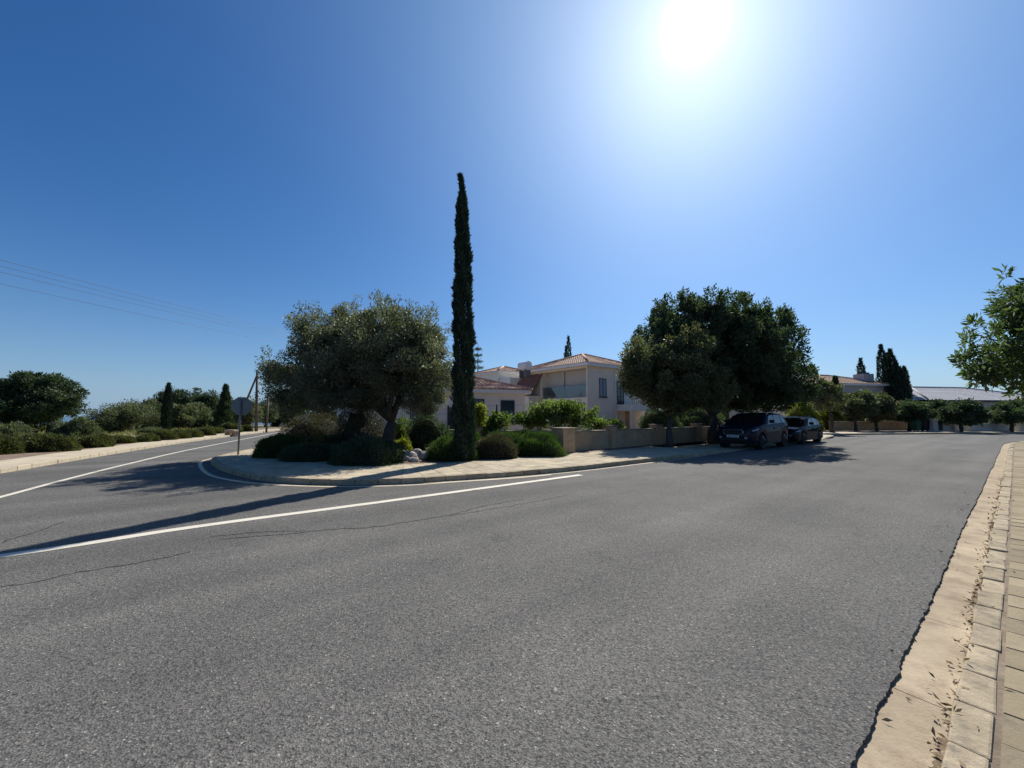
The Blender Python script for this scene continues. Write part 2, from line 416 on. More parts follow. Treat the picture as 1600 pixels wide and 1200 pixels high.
def resample(pts, step):
    pts = [Vector((p[0], p[1], 0)) for p in pts]
    # Catmull-Rom, then even steps
    dense = []
    for i in range(len(pts) - 1):
        p0, p1, p2, p3 = pts[max(i - 1, 0)], pts[i], pts[i + 1], pts[min(i + 2, len(pts) - 1)]
        for k in range(24):
            t = k / 24
            dense.append(0.5 * ((2 * p1) + (p2 - p0) * t + (2 * p0 - 5 * p1 + 4 * p2 - p3) * t * t + (3 * p1 - p0 - 3 * p2 + p3) * t ** 3))
    dense.append(pts[-1])
    out = [dense[0]]; acc = 0.0
    for a, b in zip(dense, dense[1:]):
        d = (b - a).length
        while acc + d >= step:
            k = (step - acc) / d; a = a.lerp(b, k); out.append(a.copy()); d = (b - a).length; acc = 0.0
        acc += d
    return out
def normals(p):
    out = []
    for i in range(len(p)):
        d = (p[min(i + 1, len(p) - 1)] - p[max(i - 1, 0)]).normalized()
        out.append(Vector((-d.y, d.x, 0)))
    return out
def ribbon(path, nr, a, b, z):
    mb = MB(); vs_ = []; fs = []
    zf = z if callable(z) else (lambda p: z)
    for p, q in zip(path, nr):
        vs_.append(p + q * a + Vector((0, 0, zf(p)))); vs_.append(p + q * b + Vector((0, 0, zf(p))))
    for i in range(len(path) - 1):
        fs.append((2 * i, 2 * i + 2, 2 * i + 3, 2 * i + 1))
    return mb.add(vs_, fs)
def poly(name, pts, z, mat, parent=None, skirt=0.0, kind='structure'):
    bm = bmesh.new()
    vs_ = [bm.verts.new((p[0], p[1], z)) for p in pts]
    es = [bm.edges.new((vs_[i], vs_[(i + 1) % len(vs_)])) for i in range(len(vs_))]
    bmesh.ops.triangle_fill(bm, use_beauty=True, edges=es)
    for f in bm.faces:
        if f.normal.z < 0: f.normal_flip()
    if skirt:
        low = [bm.verts.new((p[0], p[1], z - skirt)) for p in pts]
        for i in range(len(pts)):
            j = (i + 1) % len(pts)
            bm.faces.new((vs_[i], vs_[j], low[j], low[i]))
    me = bpy.data.meshes.new(name); bm.to_mesh(me); bm.free()
    o = link(name, me, mat, parent)
    return tag(o, kind=kind) if kind else o

# asphalt: ragged lip against the concrete gutter on the right
edge = []; jw = 0.0
s = -8.0
while s < 33:
    jw = 0.86 * jw + rnd.uniform(-0.004, 0.004)
    j = 0.008 * math.sin(s * 0.9) + jw + rnd.uniform(-0.004, 0.004)
    edge.append(mr(s, 0.535 + j))
    s += 0.022 if 1 < s < 9 else 0.08
for s, t in ((34, .52), (35, .46), (36, .37), (37, .25), (38, .08), (39, -.15), (40, -.5), (41, -1), (42, -1.7), (43, -2.6), (44, -3.9), (45, -6), (45.8, -10)):
    edge.append(mr(s, t))
road_pts = [p for p in edge] + [Vector((75, 12, 0)), Vector((75, 62, 0)), Vector((-48, 62, 0)), Vector((-48, -12, 0)), Vector((-14, -12, 0))]
road = poly('road', road_pts, 0.0, M['asphalt'], skirt=0.035)

def strip(name, pts, width, z, mat, jit=0.0, parent=None, step=0.25, widths=None):
    p = resample(pts, step); q = normals(p); mb = MB(); vs_ = []; fs = []
    for i, (a, b) in enumerate(zip(p, q)):
        w = width if widths is None else widths(i / (len(p) - 1))
        a = a + b * (rnd.uniform(-jit, jit) if jit else 0)
        vs_ += [a - b * (w / 2 * (1 + (rnd.uniform(-.5, .4) if jit else rnd.uniform(-.05, .05)))) + Vector((0, 0, z)), a + b * (w / 2 * (1 + (rnd.uniform(-.5, .4) if jit else rnd.uniform(-.05, .05)))) + Vector((0, 0, z))]
    for i in range(len(p) - 1):
        fs.append((2 * i, 2 * i + 2, 2 * i + 3, 2 * i + 1))
    return mb.add(vs_, fs).build(name, mat, parent)
strip('edge_line', [mr(-6, 6.9), mr(-1.6, 6.85), mr(0, 7.0), mr(2.6, 6.98), mr(7.95, 6.98)], 0.17, 0.004, M['white_paint'], parent=road)
strip('side_road_line', [(-7.6, 3.8), (-9.48, 7.49), (-10.53, 9.48), (-12.04, 12.6), (-14.47, 18.12), (-18.7, 29.4), (-21.6, 37.5), (-22.2, 43)], 0.12, 0.004, M['white_paint'], parent=road)
strip('corner_line', [(-14.2, 27), (-12.75, 21.9), (-11.85, 18.84), (-11.2, 16.2), (-10.75, 14.6), (-10.15, 13.12), (-8.42, 11.0), (-7.15, 9.82), (-5.73, 9.0), (-4.42, 8.66), (-3.3, 8.60), (-2.2, 8.78), (-1.45, 9.12), (0.05, 9.76), (1.2, 10.45)], 0.10, 0.004, M['yellow_paint'], parent=road)
strip('kerb_line', [(-2.0, 9.0), (-1.0, 9.38), (0.05, 9.88), (1.8, 10.9), (4.1, 12.65), (5.88, 13.97), (7.95, 15.8), (9.6, 17.1)], 0.07, 0.005, M['yellow_paint'], parent=road)
strip('stop_mark', [gp(1555, 697.5), gp(1566, 697.8)], 0.25, 0.004, M['white_paint'], parent=road)
CR = [[(0, 918), (60, 908), (130, 893), (190, 884), (250, 873), (300, 862)], [(345, 843), (400, 838), (450, 834), (520, 827), (580, 824), (640, 815), (700, 806), (760, 797), (830, 785), (890, 773)],
      [(330, 838), (400, 832), (480, 829)], [(0, 849), (20, 842), (60, 830), (100, 815)], [(700, 806), (760, 790), (820, 780)],
      [(245, 729), (265, 727), (290, 724)], [(0, 1010), (40, 1004), (80, 1002)], [(560, 762), (680, 764)]]
for c in CR[:6]:
    strip('crack', [gp(*q) for q in c], 0.014, 0.003, M['crack'], jit=0.02, parent=road, step=0.06)
strip('seam', [gp(1300, 686), gp(1400, 690), gp(1500, 694), gp(1560, 696)], 0.05, 0.003, M['crack'], jit=0.02, parent=road, step=0.2)
strip('seam', [gp(1440, 683.5), gp(1520, 684), gp(1600, 687)], 0.05, 0.003, M['crack'], jit=0.02, parent=road, step=0.2)

# ------------------------------------------------------------------ pavements
def rough_block(L, W, H, seed, bev=0.012, jit=0.006):       # kerb stone centred in x, y; top at z = 0
    r = random.Random(seed); bm = bmesh.new()
    bmesh.ops.create_cube(bm, size=1.0)
    for v in bm.verts:
        v.co = Vector((v.co.x * L, v.co.y * W, v.co.z * H - H / 2))
        v.co += Vector((r.uniform(-jit, jit), r.uniform(-jit, jit), r.uniform(-jit, jit) * 0.7))
    bmesh.ops.bevel(bm, geom=bm.edges[:], offset=bev, segments=2, affect='EDGES', profile=0.5)
    me = bpy.data.meshes.new('kerb_stone'); bm.to_mesh(me); bm.free()
    return me
def lay_kerb(path, nr, step, inset, W, ztop, meshes, parent, gap=0.012, skip=0.0, jitter=0.0, wob=0.0):
    L = step - gap
    for i in range(len(path) - 1):
        a, b = path[i], path[i + 1]
        c = (a + b) / 2 + (nr[i] + nr[i + 1]) / 2 * (inset + W / 2 + rnd.uniform(-wob, wob))
        d = b - a
        o = bpy.data.objects.new('kerb_stone', meshes[rnd.randrange(len(meshes))])
        col.objects.link(o); o.parent = parent
        z = ztop(a) if callable(ztop) else ztop
        o.location = (c.x, c.y, z + rnd.uniform(-jitter, jitter))
        o.rotation_euler = (rnd.uniform(-jitter, jitter) * 2, 0, math.atan2(d.y, d.x) + rnd.uniform(-jitter, jitter) * 1.5)
        o.scale = (d.length / step, 1, 1)
def lay_slab(parent, q, z, mat, th=0.05, gap=0.004, ch=0.004, tilt=0.0):   # q: four corners; chamfered slab
    c = sum(q, Vector()) / 4
    def ins(k): return [p + (c - p).normalized() * k for p in q]
    lo, mid, top = ins(gap), ins(gap), ins(gap + ch)
    zz = [(z(p) if callable(z) else z) + rnd.uniform(-tilt, tilt) for p in q]
    vs_ = [Vector((p.x, p.y, h - th)) for p, h in zip(lo, zz)] + [Vector((p.x, p.y, h - ch)) for p, h in zip(mid, zz)] + [Vector((p.x, p.y, h)) for p, h in zip(top, zz)]
    fs = [(8, 9, 10, 11)]
    for k in range(4):
        j = (k + 1) % 4
        fs += [(k, j, 4 + j, 4 + k), (4 + k, 4 + j, 8 + j, 8 + k)]
    mb = MB(); mb.add(vs_, fs)
    return mb.build('paving_slab', mat, parent, loc=(c.x, c.y, 0))

# --- island pavement (left of the main road): path runs with the island on its LEFT
isl = [(-21, 52), (-18.6, 43), (-16.2, 34), (-13.8, 27), (-11.95, 20.62), (-11.05, 17.0), (-10.55, 14.96), (-9.82, 13.12), (-8.06, 11.13), (-6.02, 9.48), (-4.5, 8.87), (-3.34, 8.79), (-2.27, 8.97), (-1.48, 9.3), (0.0, 9.98), (1.75, 11.06), (4.07, 12.80), (5.84, 14.15), (7.91, 15.85)]
isl += [tuple(mr(s, 7.65).xy) for s in (20, 26, 31)] + [tuple(mr(35, 8.0).xy), (24.27, 30.5), (27, 31.6), (31.1, 32.3), (37, 33.3), (43, 33.8), (52, 35), (70, 38)]
def kerb_h(p):                                              # dropped kerb where the cars stand
    s = p.x * DM.x + p.y * DM.y; t = p.x * NM.x + p.y * NM.y
    if t > 11.6: return 0.12
    f = min(1, max(0, (s - 16.2) / 1.4)) * min(1, max(0, (33.0 - s) / 1.4))
    return 0.12 - 0.095 * f
p1 = resample(isl, 0.5); n1 = normals(p1)
pav_i = tag(ribbon(p1, n1, 0.02, 2.9, lambda p: kerb_h(p) - 0.022).build('pavement_island', M['joint']), kind='structure')
kmesh = [rough_block(0.488, 0.13, 0.30, k, 0.014, 0.005) for k in range(6)]
for me in kmesh: me.materials.append(M['kerb'])
k0 = min(range(len(p1)), key=lambda i: (p1[i] - Vector((-15, 31, 0))).length)
k1 = min(range(len(p1)), key=lambda i: (p1[i] - Vector((46, 34.2, 0))).length)
lay_kerb(p1[k0:k1 + 1], n1[k0:k1 + 1], 0.5, 0.0, 0.13, lambda p: kerb_h(p) + 0.004, kmesh, pav_i, jitter=0.004)
k2 = min(range(len(p1)), key=lambda i: (p1[i] - Vector((-11.5, 19, 0))).length)
k3 = min(range(len(p1)), key=lambda i: (p1[i] - mr(19.5, 7.65)).length)
rows = [0.14, 0.62, 1.10, 1.58, 2.06, 2.54, 2.88]
for i in range(k2, k3):
    for a, b in zip(rows, rows[1:]):
        q = [p1[i] + n1[i] * a, p1[i + 1] + n1[i + 1] * a, p1[i + 1] + n1[i + 1] * b, p1[i] + n1[i] * b]
        if (q[2] - q[3]).length < 0.03: continue
        lay_slab(pav_i, q, kerb_h, M['slab_pale'], tilt=0.0025, gap=0.006)
for o, a, b in (('paved_strip', 0, k2), ('paved_strip', k3, len(p1) - 1)):
    ribbon(p1[a:b + 1], n1[a:b + 1], 0.14, 2.88, lambda p: kerb_h(p)).build(o, M['pale_pave'], pav_i)
# garden soil behind the pavement
inner = [p + q * 2.86 for p, q in zip(p1, n1)]
inner_pts = [Vector((-18, 52, 0))] + [p for p in inner[12::3] if True]
poly('garden_soil', [Vector((-16.3, 46, 0)), Vector((-12.9, 36, 0)), Vector((-10.7, 27.5, 0)), Vector((-9.0, 20.4, 0)), Vector((-8.1, 16.8, 0)), Vector((-7.5, 14.9, 0)), Vector((-6.2, 13.1, 0)), Vector((-4.9, 12.0, 0)), Vector((-3.8, 11.5, 0)), Vector((-2.8, 11.7, 0)), Vector((-1.2, 12.35, 0)), Vector((0.2, 13.3, 0)), mr(11, 10.35), mr(17, 10.4), mr(26, 10.4), mr(34, 10.8), Vector((21.5, 33.5, 0)), Vector((27, 35.4, 0)), Vector((43, 37.5, 0)), Vector((72, 42, 0)), Vector((72, 61, 0)), Vector((-14, 61, 0))], 0.128, M['soil'])

# --- right pavement with concrete gutter, kerb stones and slabs (path with pavement on its RIGHT)
rp = [tuple(mr(s, .54).xy) for s in (-4, 0, 5, 10, 15, 20, 25, 30, 33)] + [tuple(mr(s, t).xy) for s, t in ((35, .46), (37, .25), (39, -.15), (41, -1), (43, -2.6), (45, -6), (46, -10))]
p2 = resample(rp, 0.42); n2 = [-q for q in normals(p2)]
pav_r = tag(ribbon(p2, n2, -0.06, 4.2, -0.045).build('pavement_right', M['joint']), kind='structure')
i = 0
while i < len(p2) - 1:                                       # gutter slabs, cast in lengths
    k = min(i + rnd.choice((2, 3, 3, 4)), len(p2) - 1)
    mb = MB(); vs_ = []; fs = []
    seg = p2[i:k + 1]; sn = n2[i:k + 1]
    for j, (p, q) in enumerate(zip(seg, sn)):
        d = Vector((-q.y, q.x, 0)) * (0.003 if j == 0 else (-0.003 if j == len(seg) - 1 else 0))
        vs_ += [p + q * -0.05 + d + Vector((0, 0, -0.018)), p + q * 0.2 + d + Vector((0, 0, -0.026)), p + q * 0.29 + d + Vector((0, 0, -0.020))]
    for j in range(len(seg) - 1):
        for e in range(2):
            a = 3 * j + e; fs.append((a, a + 1, a + 4, a + 3))
    mb.add(vs_, fs).build('gutter_slab', M['concrete'], pav_r)
    i = k
gph = [rnd.uniform(0, 6.28) for _ in range(4)]
strip('grit', [mr(q, .285) for q in (0.5, 6, 12, 20, 30)], .05, -0.014, M['grit'], jit=.012, parent=pav_r, step=.025, widths=lambda f: max(.006, .026 + .026 * math.sin(f * 60 + gph[0]) + .022 * math.sin(f * 143 + gph[1]) + .012 * math.sin(f * 400 + gph[2])))
kmesh2 = [rough_block(0.408, 0.135, 0.22, 20 + k, 0.011, 0.009) for k in range(7)]
for me in kmesh2: me.materials.append(M['kerb'])
lay_kerb(p2, n2, 0.42, 0.25, 0.135, 0.042, kmesh2, pav_r, jitter=0.005, wob=0.003)
p3 = resample(rp, 0.30); n3 = [-q for q in normals(p3)]
rows2 = [0.400, 0.82, 1.24]
for i in range(4, len(p3) - 1):
    for a, b in zip(rows2, rows2[1:]):
        q = [p3[i] + n3[i] * a, p3[i + 1] + n3[i + 1] * a, p3[i + 1] + n3[i + 1] * b, p3[i] + n3[i] * b]
        if (q[2] - q[3]).length < 0.05: continue
        lay_slab(pav_r, q[::-1], 0.040, M['slab'], tilt=0.004, gap=0.008, ch=0.006)
ribbon(p3, n3, 1.245, 3.6, 0.036).build('paved_strip', M['slab'], pav_r)
mb = ribbon(p3, n3, 0.37, 0.41, 0.033); mb.build('joint_strip', M['joint'], pav_r)
poly('verge', [mr(-4, -3.0), mr(33, -3.0), mr(38, -4.5), mr(41, -8), mr(40, -30), mr(-4, -30)], 0.03, M['soil'])

# --- left pavement across the side road (pavement on its LEFT)
lp = [(-12.0, 7.2), (-13.38, 10.52), (-14.55, 13.12), (-16.15, 16.84), (-18.75, 23.52), (-21.6, 33.0), (-23.2, 38.5), (-24.2, 42.7), (-24.0, 46), (-22.5, 50), (-19.5, 54)]
p4 = resample(lp, 0.6); n4 = normals(p4)
pav_l = tag(ribbon(p4, n4, 0.12, 1.52, 0.12).build('pavement_left', M['pale_pave']), kind='structure')
kmesh3 = [rough_block(0.59, 0.14, 0.30, 40 + k, 0.014, 0.005) for k in range(5)]
for me in kmesh3: me.materials.append(M['pale_pave'])
lay_kerb(p4[:78], n4[:78], 0.6, 0.0, 0.13, 0.125, kmesh3, pav_l, jitter=0.004)
tag(ribbon(p4, n4, 1.515, 3.3, 0.125).build('soil_strip', M['soil']), kind='structure')
poly('field', [p + q * 3.25 for p, q in zip(p4[::3], n4[::3])] + [Vector((-19, 62, 0)), Vector((-75, 62, 0)), Vector((-75, 0, 0)), Vector((-20, 0, 0))], 0.11, M['earth'])

# ------------------------------------------------------------------ foliage
def unit(a): return a / np.maximum(np.linalg.norm(a, axis=1, keepdims=True), 1e-9)
def leaf_quads(c, ax, l, w, fold=0.12):
    N = len(c); l = l[:, None]; w = w[:, None]
    r = unit(rng.normal(size=(N, 3))); b = unit(np.cross(ax, r)); nrm = np.cross(ax, b)
    mid = c + ax * l * 0.5
    V = np.stack([c, mid + b * w * 0.5 + nrm * w * fold, c + ax * l, mid - b * w * 0.5 + nrm * w * fold], 1).reshape(-1, 3)
    F = np.arange(N * 4).reshape(N, 4)
    return V, F
def ell(px, py, Y, rx, ry, depth=None):        # ellipsoid measured in photo pixels at distance Y
    p = at(px, py, Y); k = Y / FOC
    return (p.x, Y, p.z, rx * k, (depth if depth else rx * k), ry * k)
def clumps(ells, n, inner=0.5, zmin=None):
    E_ = np.array(ells); vol = E_[:, 3] * E_[:, 4] * E_[:, 5]
    idx = rng.choice(len(E_), n, p=vol ** 0.8 / (vol ** 0.8).sum())
    d = unit(rng.normal(size=(n, 3))); r = inner + (1 - inner) * rng.random(n) ** 0.6
    c = E_[idx, :3] + d * E_[idx, 3:] * r[:, None]
    if zmin is not None: c = c[c[:, 2] > zmin]
    return c
def crown(name, parent, mat, cl, per, rad, ll, lw, up=0.25, spread=0.7, flat=0.8, base=None):
    n = len(cl); per_n = rng.integers(int(per * 0.6), int(per * 1.4), n)
    idx = np.repeat(np.arange(n), per_n); N = len(idx)
    d = unit(rng.normal(size=(N, 3))); rr = rad * (0.65 + 0.7 * rng.random(n))
    q = rng.random(N) ** 0.45
    pos = cl[idx] + d * (rr[idx] * q)[:, None] * np.array([1, 1, flat])
    ax = unit(d * 0.7 + np.array([0, 0, up]) + rng.normal(size=(N, 3)) * spread)
    l = ll * (0.6 + 0.8 * rng.random(N)); w = lw * (0.6 + 0.8 * rng.random(N))
    V, F = leaf_quads(pos, ax, l, w)
    ct = rng.random(n)
    tint = np.clip(0.45 * ct[idx] + 0.55 * rng.random(N), 0, 1)
    o = np.array(org(parent)) if parent is not None else np.zeros(3)
    me = np_mesh(name, V - o, F, np.repeat(tint, 4))
    return link(name, me, mat, parent)
def limb_path(a, b, n=5, wob=0.12):
    a, b = Vector(a), Vector(b); out = []
    L = (b - a).length
    for k in range(n + 1):
        t = k / n; p = a.lerp(b, t)
        p.z += 0.12 * L * math.sin(t * math.pi) * 0.5
        if 0 < k < n: p += Vector((rnd.uniform(-1, 1), rnd.uniform(-1, 1), rnd.uniform(-1, 1))) * wob * L * 0.3
        out.append(p)
    return out
def tree(name, label, cat, base, ells, mat, bark, n_cl, per, rad, ll, lw, trunk_r, fork, limbs=5, group=None, zmin=None, inner=0.5, up=0.25, spread=0.7, lean=(0, 0), flat=0.8, tufts=0):
    t = thing(name, label, cat, base, group)
    base = Vector(base); top = base + Vector((lean[0], lean[1], fork))
    mb = MB(); path = limb_path(base - Vector((0, 0, 0.1)), top, 5, 0.10)
    mb.tube(path, [trunk_r * (1.45 - 0.7 * k / 5) if k else trunk_r * 1.7 for k in range(6)], 9, jit=0.10)
    mb.build('trunk', bark, t, smooth=True)
    cl = clumps(ells, n_cl, inner, zmin)
    if limbs:
        order = rng.permutation(len(cl))
        picked = []
        for k in order:
            if all(np.linalg.norm(cl[k] - cl[j]) > rad * 2.2 for j in picked): picked.append(k)
            if len(picked) >= limbs: break
        for k in picked:
            mb = MB(); e = Vector(cl[k]); p = limb_path(top - Vector((0, 0, 0.12)), e, 5, 0.16)
            mb.tube(p, [trunk_r * (0.62 - 0.52 * j / 5) for j in range(6)], 7, jit=0.08)
            mb.build('limb', bark, t, smooth=True)
    crown('crown', t, mat, cl, per, rad, ll, lw, up, spread, flat)
    if tufts:                                   # young shoots standing out of the crown's outline
        E_ = np.array(ells); idx = rng.integers(0, len(E_), tufts)
        d = rng.normal(size=(tufts, 3)); d[:, 2] = np.abs(d[:, 2]) * 1.2 - .1; d = unit(d)
        c = E_[idx, :3] + d * E_[idx, 3:] + E_[idx, :3] * 0 + unit(d + np.array([0, 0, .8])) * (rad * (.2 + 1.0 * rng.random((tufts, 1))))
        crown('shoots', t, mat, c[c[:, 2] > (zmin or 0) + .5], int(per * .3), rad * .48, ll, lw, up + .4, spread * .8, 2.0)
    return t
def cypress(label, base, H, r, n, ll, lw, spire=0.1, group=None, mat='cypress', name='cypress_tree', lean=0.0, slim=1.0, cone=False):
    base = Vector(base); t = thing(name, label, 'tree', base, group)
    mb = MB(); mb.tube([base - Vector((0, 0, .1)), base + Vector((lean * .5, 0, H * .5)), base + Vector((lean, 0, H * 0.97))], [r * .35, r * .2, .012], 7)
    mb.build('trunk', M['bark'], t, smooth=True)
    z = np.concatenate([rng.random(n - n // 50) ** 0.92, rng.uniform(.93, 1, n // 50)])
    prof = np.interp(z, [0, .04, .2, .5, .7, .82, .90, .925, .94, 1], [.85, .97, 1, .90, .72, .55, .40, .24, .10, .04])
    if cone: prof = np.interp(z, [0, .1, .3, .6, .8, .92, 1], [.9, 1, .8, .5, .28, .12, .03]) * (0.78 + 0.3 * np.abs(np.sin(z * H * 3.4)))
    th = rng.random(n) * 2 * np.pi
    lump = 1 + 0.12 * np.sin(th * 3 + z * H * 2.2) + 0.08 * np.sin(th * 2 - z * H * 4.7 + 1) + 0.10 * np.sin(z * H * 9 + np.floor(th)) + 0.14 * (np.sin(z * H * 23 + np.floor(th * 2.5) * 2.1) > .75)
    rad = r * prof * lump * slim * (0.55 + 0.45 * rng.random(n) ** 0.5)
    pos = np.stack([np.cos(th) * rad + lean * z + np.sign(lean) * .07 * np.clip((z - .93) / .07, 0, 1) ** 2, np.sin(th) * rad, 0.12 + z * (H - 0.2)], 1)
    ax = unit(np.stack([np.cos(th) * .38, np.sin(th) * .38, np.ones(n)], 1) + rng.normal(size=(n, 3)) * 0.24)
    V, F = leaf_quads(pos, ax, ll * (.5 + rng.random(n)), lw * (.6 + .8 * rng.random(n)))
    me = np_mesh('crown', V, F, np.repeat(np.clip(rng.random(n) * .7 + .3 * np.sin(th * 4 + z * 30), 0, 1), 4))
    link('crown', me, M[mat], t)
    return t
def shrub(name, label, c, rx, ry, rz, mat, n, ll, lw, group=None, up=0.5, spread=0.45, lump=0.14, cat='shrub', core=0.86, power=2.4, rot=0.0, sub=3):
    # lumpy mound: woody core hidden under a shell of small leaves
    c = Vector(c); t = thing(name, label, cat, c, group)
    ph = rng.random(6) * 6.28
    def shape(d):
        k = 1 + lump * (0.5 * np.sin(d[:, 0] * 3.1 + ph[0] + d[:, 1] * 2) + 0.5 * np.sin(d[:, 1] * 3.7 + ph[1] + d[:, 2] * 2.3) + 0.45 * np.sin(d[:, 0] * 7 + ph[2]) * np.sin(d[:, 1] * 6 + ph[3]) + 0.3 * np.sin(d[:, 2] * 9 + ph[4] + d[:, 0] * 5))
        g = (np.abs(d[:, 0]) ** power + np.abs(d[:, 1]) ** power + np.abs(d[:, 2]) ** power) ** (-1 / power)
        return d * (g * k)[:, None] * np.array([rx, ry, rz])
    cr, sr = math.cos(rot), math.sin(rot); RM = np.array([[cr, -sr, 0], [sr, cr, 0], [0, 0, 1]])
    bm = bmesh.new(); bmesh.ops.create_icosphere(bm, subdivisions=sub, radius=1)
    d = np.array([v.co[:] for v in bm.verts]); d[:, 2] = np.maximum(d[:, 2], -0.25)
    P = shape(unit(d)) * core
    P[:, 2] = np.maximum(P[:, 2], -0.05); P = P @ RM.T
    for v, q in zip(bm.verts, P): v.co = q
    me = bpy.data.meshes.new('stems'); bm.to_mesh(me); bm.free()
    link('stems', me, M['twig'], t, smooth=True)
    d = rng.normal(size=(int(n * 1.8), 3)); d[:, 2] = np.abs(d[:, 2]) * 1.1 - 0.12; d = unit(d)[:n]
    pos = shape(d) * (core - 0.04 + (1.06 - core) * rng.random(len(d)) ** 0.7)[:, None]
    stray = rng.random(len(d)) < .07; pos[stray] *= (1.02 + .13 * rng.random(stray.sum()))[:, None]
    pos[:, 2] = np.maximum(pos[:, 2], 0.0)
    ax = unit(d * 0.8 + np.array([0, 0, up]) + rng.normal(size=d.shape) * spread)
    pos, ax = pos @ RM.T, ax @ RM.T
    V, F = leaf_quads(pos, ax, ll * (.6 + .8 * rng.random(len(d))), lw * (.6 + .8 * rng.random(len(d))))
    lumpt = 0.5 + 0.5 * np.sin(d[:, 0] * 6 + ph[5]) * np.sin(d[:, 1] * 5 + ph[0])
    me = np_mesh('foliage', V, F, np.repeat(np.clip(.3 * lumpt + .7 * rng.random(len(d)), 0, 1), 4))
    link('foliage', me, mat, t)
    return t

# ------------------------------------------------------------------ the corner villa
HC = Vector((6.4, 33.6, 0.0)); HU, HV = DM.copy(), NM.copy()
house = thing('villa', 'cream two-storey villa with terracotta tiled hip roofs behind the garden wall', 'house', HC)
def tiled(o, ex, ey, x0, x1, y0, y1, ze, zp, ridge=None, ov=0.45, pitch=0.30, roll=0.26, mat='tile', amp=0.035):
    """hip roof over a rectangle as courses of rolled tiles, each slope a list of world quads"""
    o = Vector(o); x0 -= ov; x1 += ov; y0 -= ov; y1 += ov
    cx, cy = (x0 + x1) / 2, (y0 + y1) / 2; hx, hy = (x1 - x0) / 2, (y1 - y0) / 2
    if hx >= hy: ra, rb = (cx - (hx - hy), cy), (cx + (hx - hy), cy)
    else: ra, rb = (cx, cy - (hy - hx)), (cx, cy + (hy - hx))
    P = lambda x, y, z: o + ex * x + ey * y + Vector((0, 0, z))
    slopes = [((x0, y0), (x1, y0), rb if hx >= hy else ra, ra if hx >= hy else ra), ((x1, y0), (x1, y1), rb, rb if hx >= hy else ra), ((x1, y1), (x0, y1), ra if hx >= hy else rb, rb), ((x0, y1), (x0, y0), ra, ra if hx >= hy else rb)]
    # order each slope as eave a, eave b, ridge above b, ridge above a
    out = []
    for a, b, rB, rA in slopes:
        mb = MB()
        A, B = P(*a, ze), P(*b, ze); RB, RA = P(*rB, zp), P(*rA, zp)
        eL = (B - A).length; e = (B - A) / eL
        up = ((RA + RB) / 2 - (A + B) / 2); up -= e * up.dot(e); sl = up.length; up.normalize()
        nrm = e.cross(up); nrm = nrm if nrm.z > 0 else -nrm
        nc = max(3, int(sl / pitch))
        la, lb = (RA - A).dot(e), (RB - A).dot(e)
        for c in range(nc):
            t0, t1 = c / nc, (c + 1) / nc
            xs0, xs1 = la * t0, eL + (lb - eL) * t0; ys0, ys1 = la * t1, eL + (lb - eL) * t1
            m = max(2, int((xs1 - xs0) / (roll / 4)))
            row = []
            for k in range(m + 1):
                f = k / m; q0 = xs0 + (xs1 - xs0) * f; q1 = ys0 + (ys1 - ys0) * f
                h0 = amp * math.sin(q0 / roll * 2 * math.pi) + amp; h1 = amp * math.sin(q1 / roll * 2 * math.pi) + amp
                row.append((A + e * q0 + up * (t0 * sl) + nrm * (h0 + 0.03), A + e * q1 + up * (t1 * sl + 0.02) + nrm * (h1 + 0.002)))
            vs_ = [v for r_ in row for v in r_]
            mb.add(vs_, [(2 * k, 2 * k + 2, 2 * k + 3, 2 * k + 1) for k in range(m)])
        out.append(mb)
    hips = MB()
    for a, r in (((x0, y0), ra), ((x1, y0), rb if hx >= hy else ra), ((x1, y1), rb), ((x0, y1), ra if hx >= hy else rb)):
        hips.tube([P(*a, ze + .06), P(*r, zp + .08)], 0.10, 6)
    if (Vector(ra) - Vector(rb)).length > 0.1: hips.tube([P(*ra, zp + .08), P(*rb, zp + .08)], 0.11, 6)
    return out, hips, (x0, x1, y0, y1)
def hip_roof(parent, o, ex, ey, x0, x1, y0, y1, ze, zp, mat='tile', fascia=0.24, ov=0.45, fmat='fascia'):
    sl, hips, (a0, a1, b0, b1) = tiled(o, ex, ey, x0, x1, y0, y1, ze, zp, ov=ov)
    main = MB()
    for q in sl: main.add(q.v, q.f)
    r = main.build('roof', M[mat], parent)
    hips.build('ridge_tiles', M[mat], r, smooth=True)
    f = MB()
    f.box(o, ex, ey, a0 + .04, a1 - .04, b0 + .04, b1 - .04, ze - fascia, ze + 0.02)
    f.build('fascia', M[fmat], r)
    return r
def window(parent, o, ex, ey, x0, x1, z0, z1, depth=0.0, mull=1, sill=True, pmat='pane'):
    """window on the plane through o spanned by ex and z; ey points outwards"""
    fr = MB(); w = 0.06
    for a, b, c, d in ((x0, x1, z0, z0 + w), (x0, x1, z1 - w, z1), (x0, x0 + w, z0 + w, z1 - w), (x1 - w, x1, z0 + w, z1 - w)):
        fr.box(o, ex, ey, a, b, 0.0, 0.05, c, d)
    for k in range(mull):
        xm = x0 + (x1 - x0) * (k + 1) / (mull + 1)
        fr.box(o, ex, ey, xm - .03, xm + .03, 0.0, 0.045, z0 + w, z1 - w)
    f = fr.build('window', M['frame'], parent)
    for k in range(mull + 1):
        a = x0 + (x1 - x0) * k / (mull + 1) + .045; b = x0 + (x1 - x0) * (k + 1) / (mull + 1) - .045
        p = MB(); p.box(o, ex, ey, a, b, 0.004, 0.02, z0 + .05, z1 - .05); p.build('pane', M[pmat], f)
    if sill:
        q = MB(); q.box(o, ex, ey, x0 - .08, x1 + .08, 0.0, 0.12, z0 - .07, z0 - .005); q.build('sill', M['frame'], f)
    return f
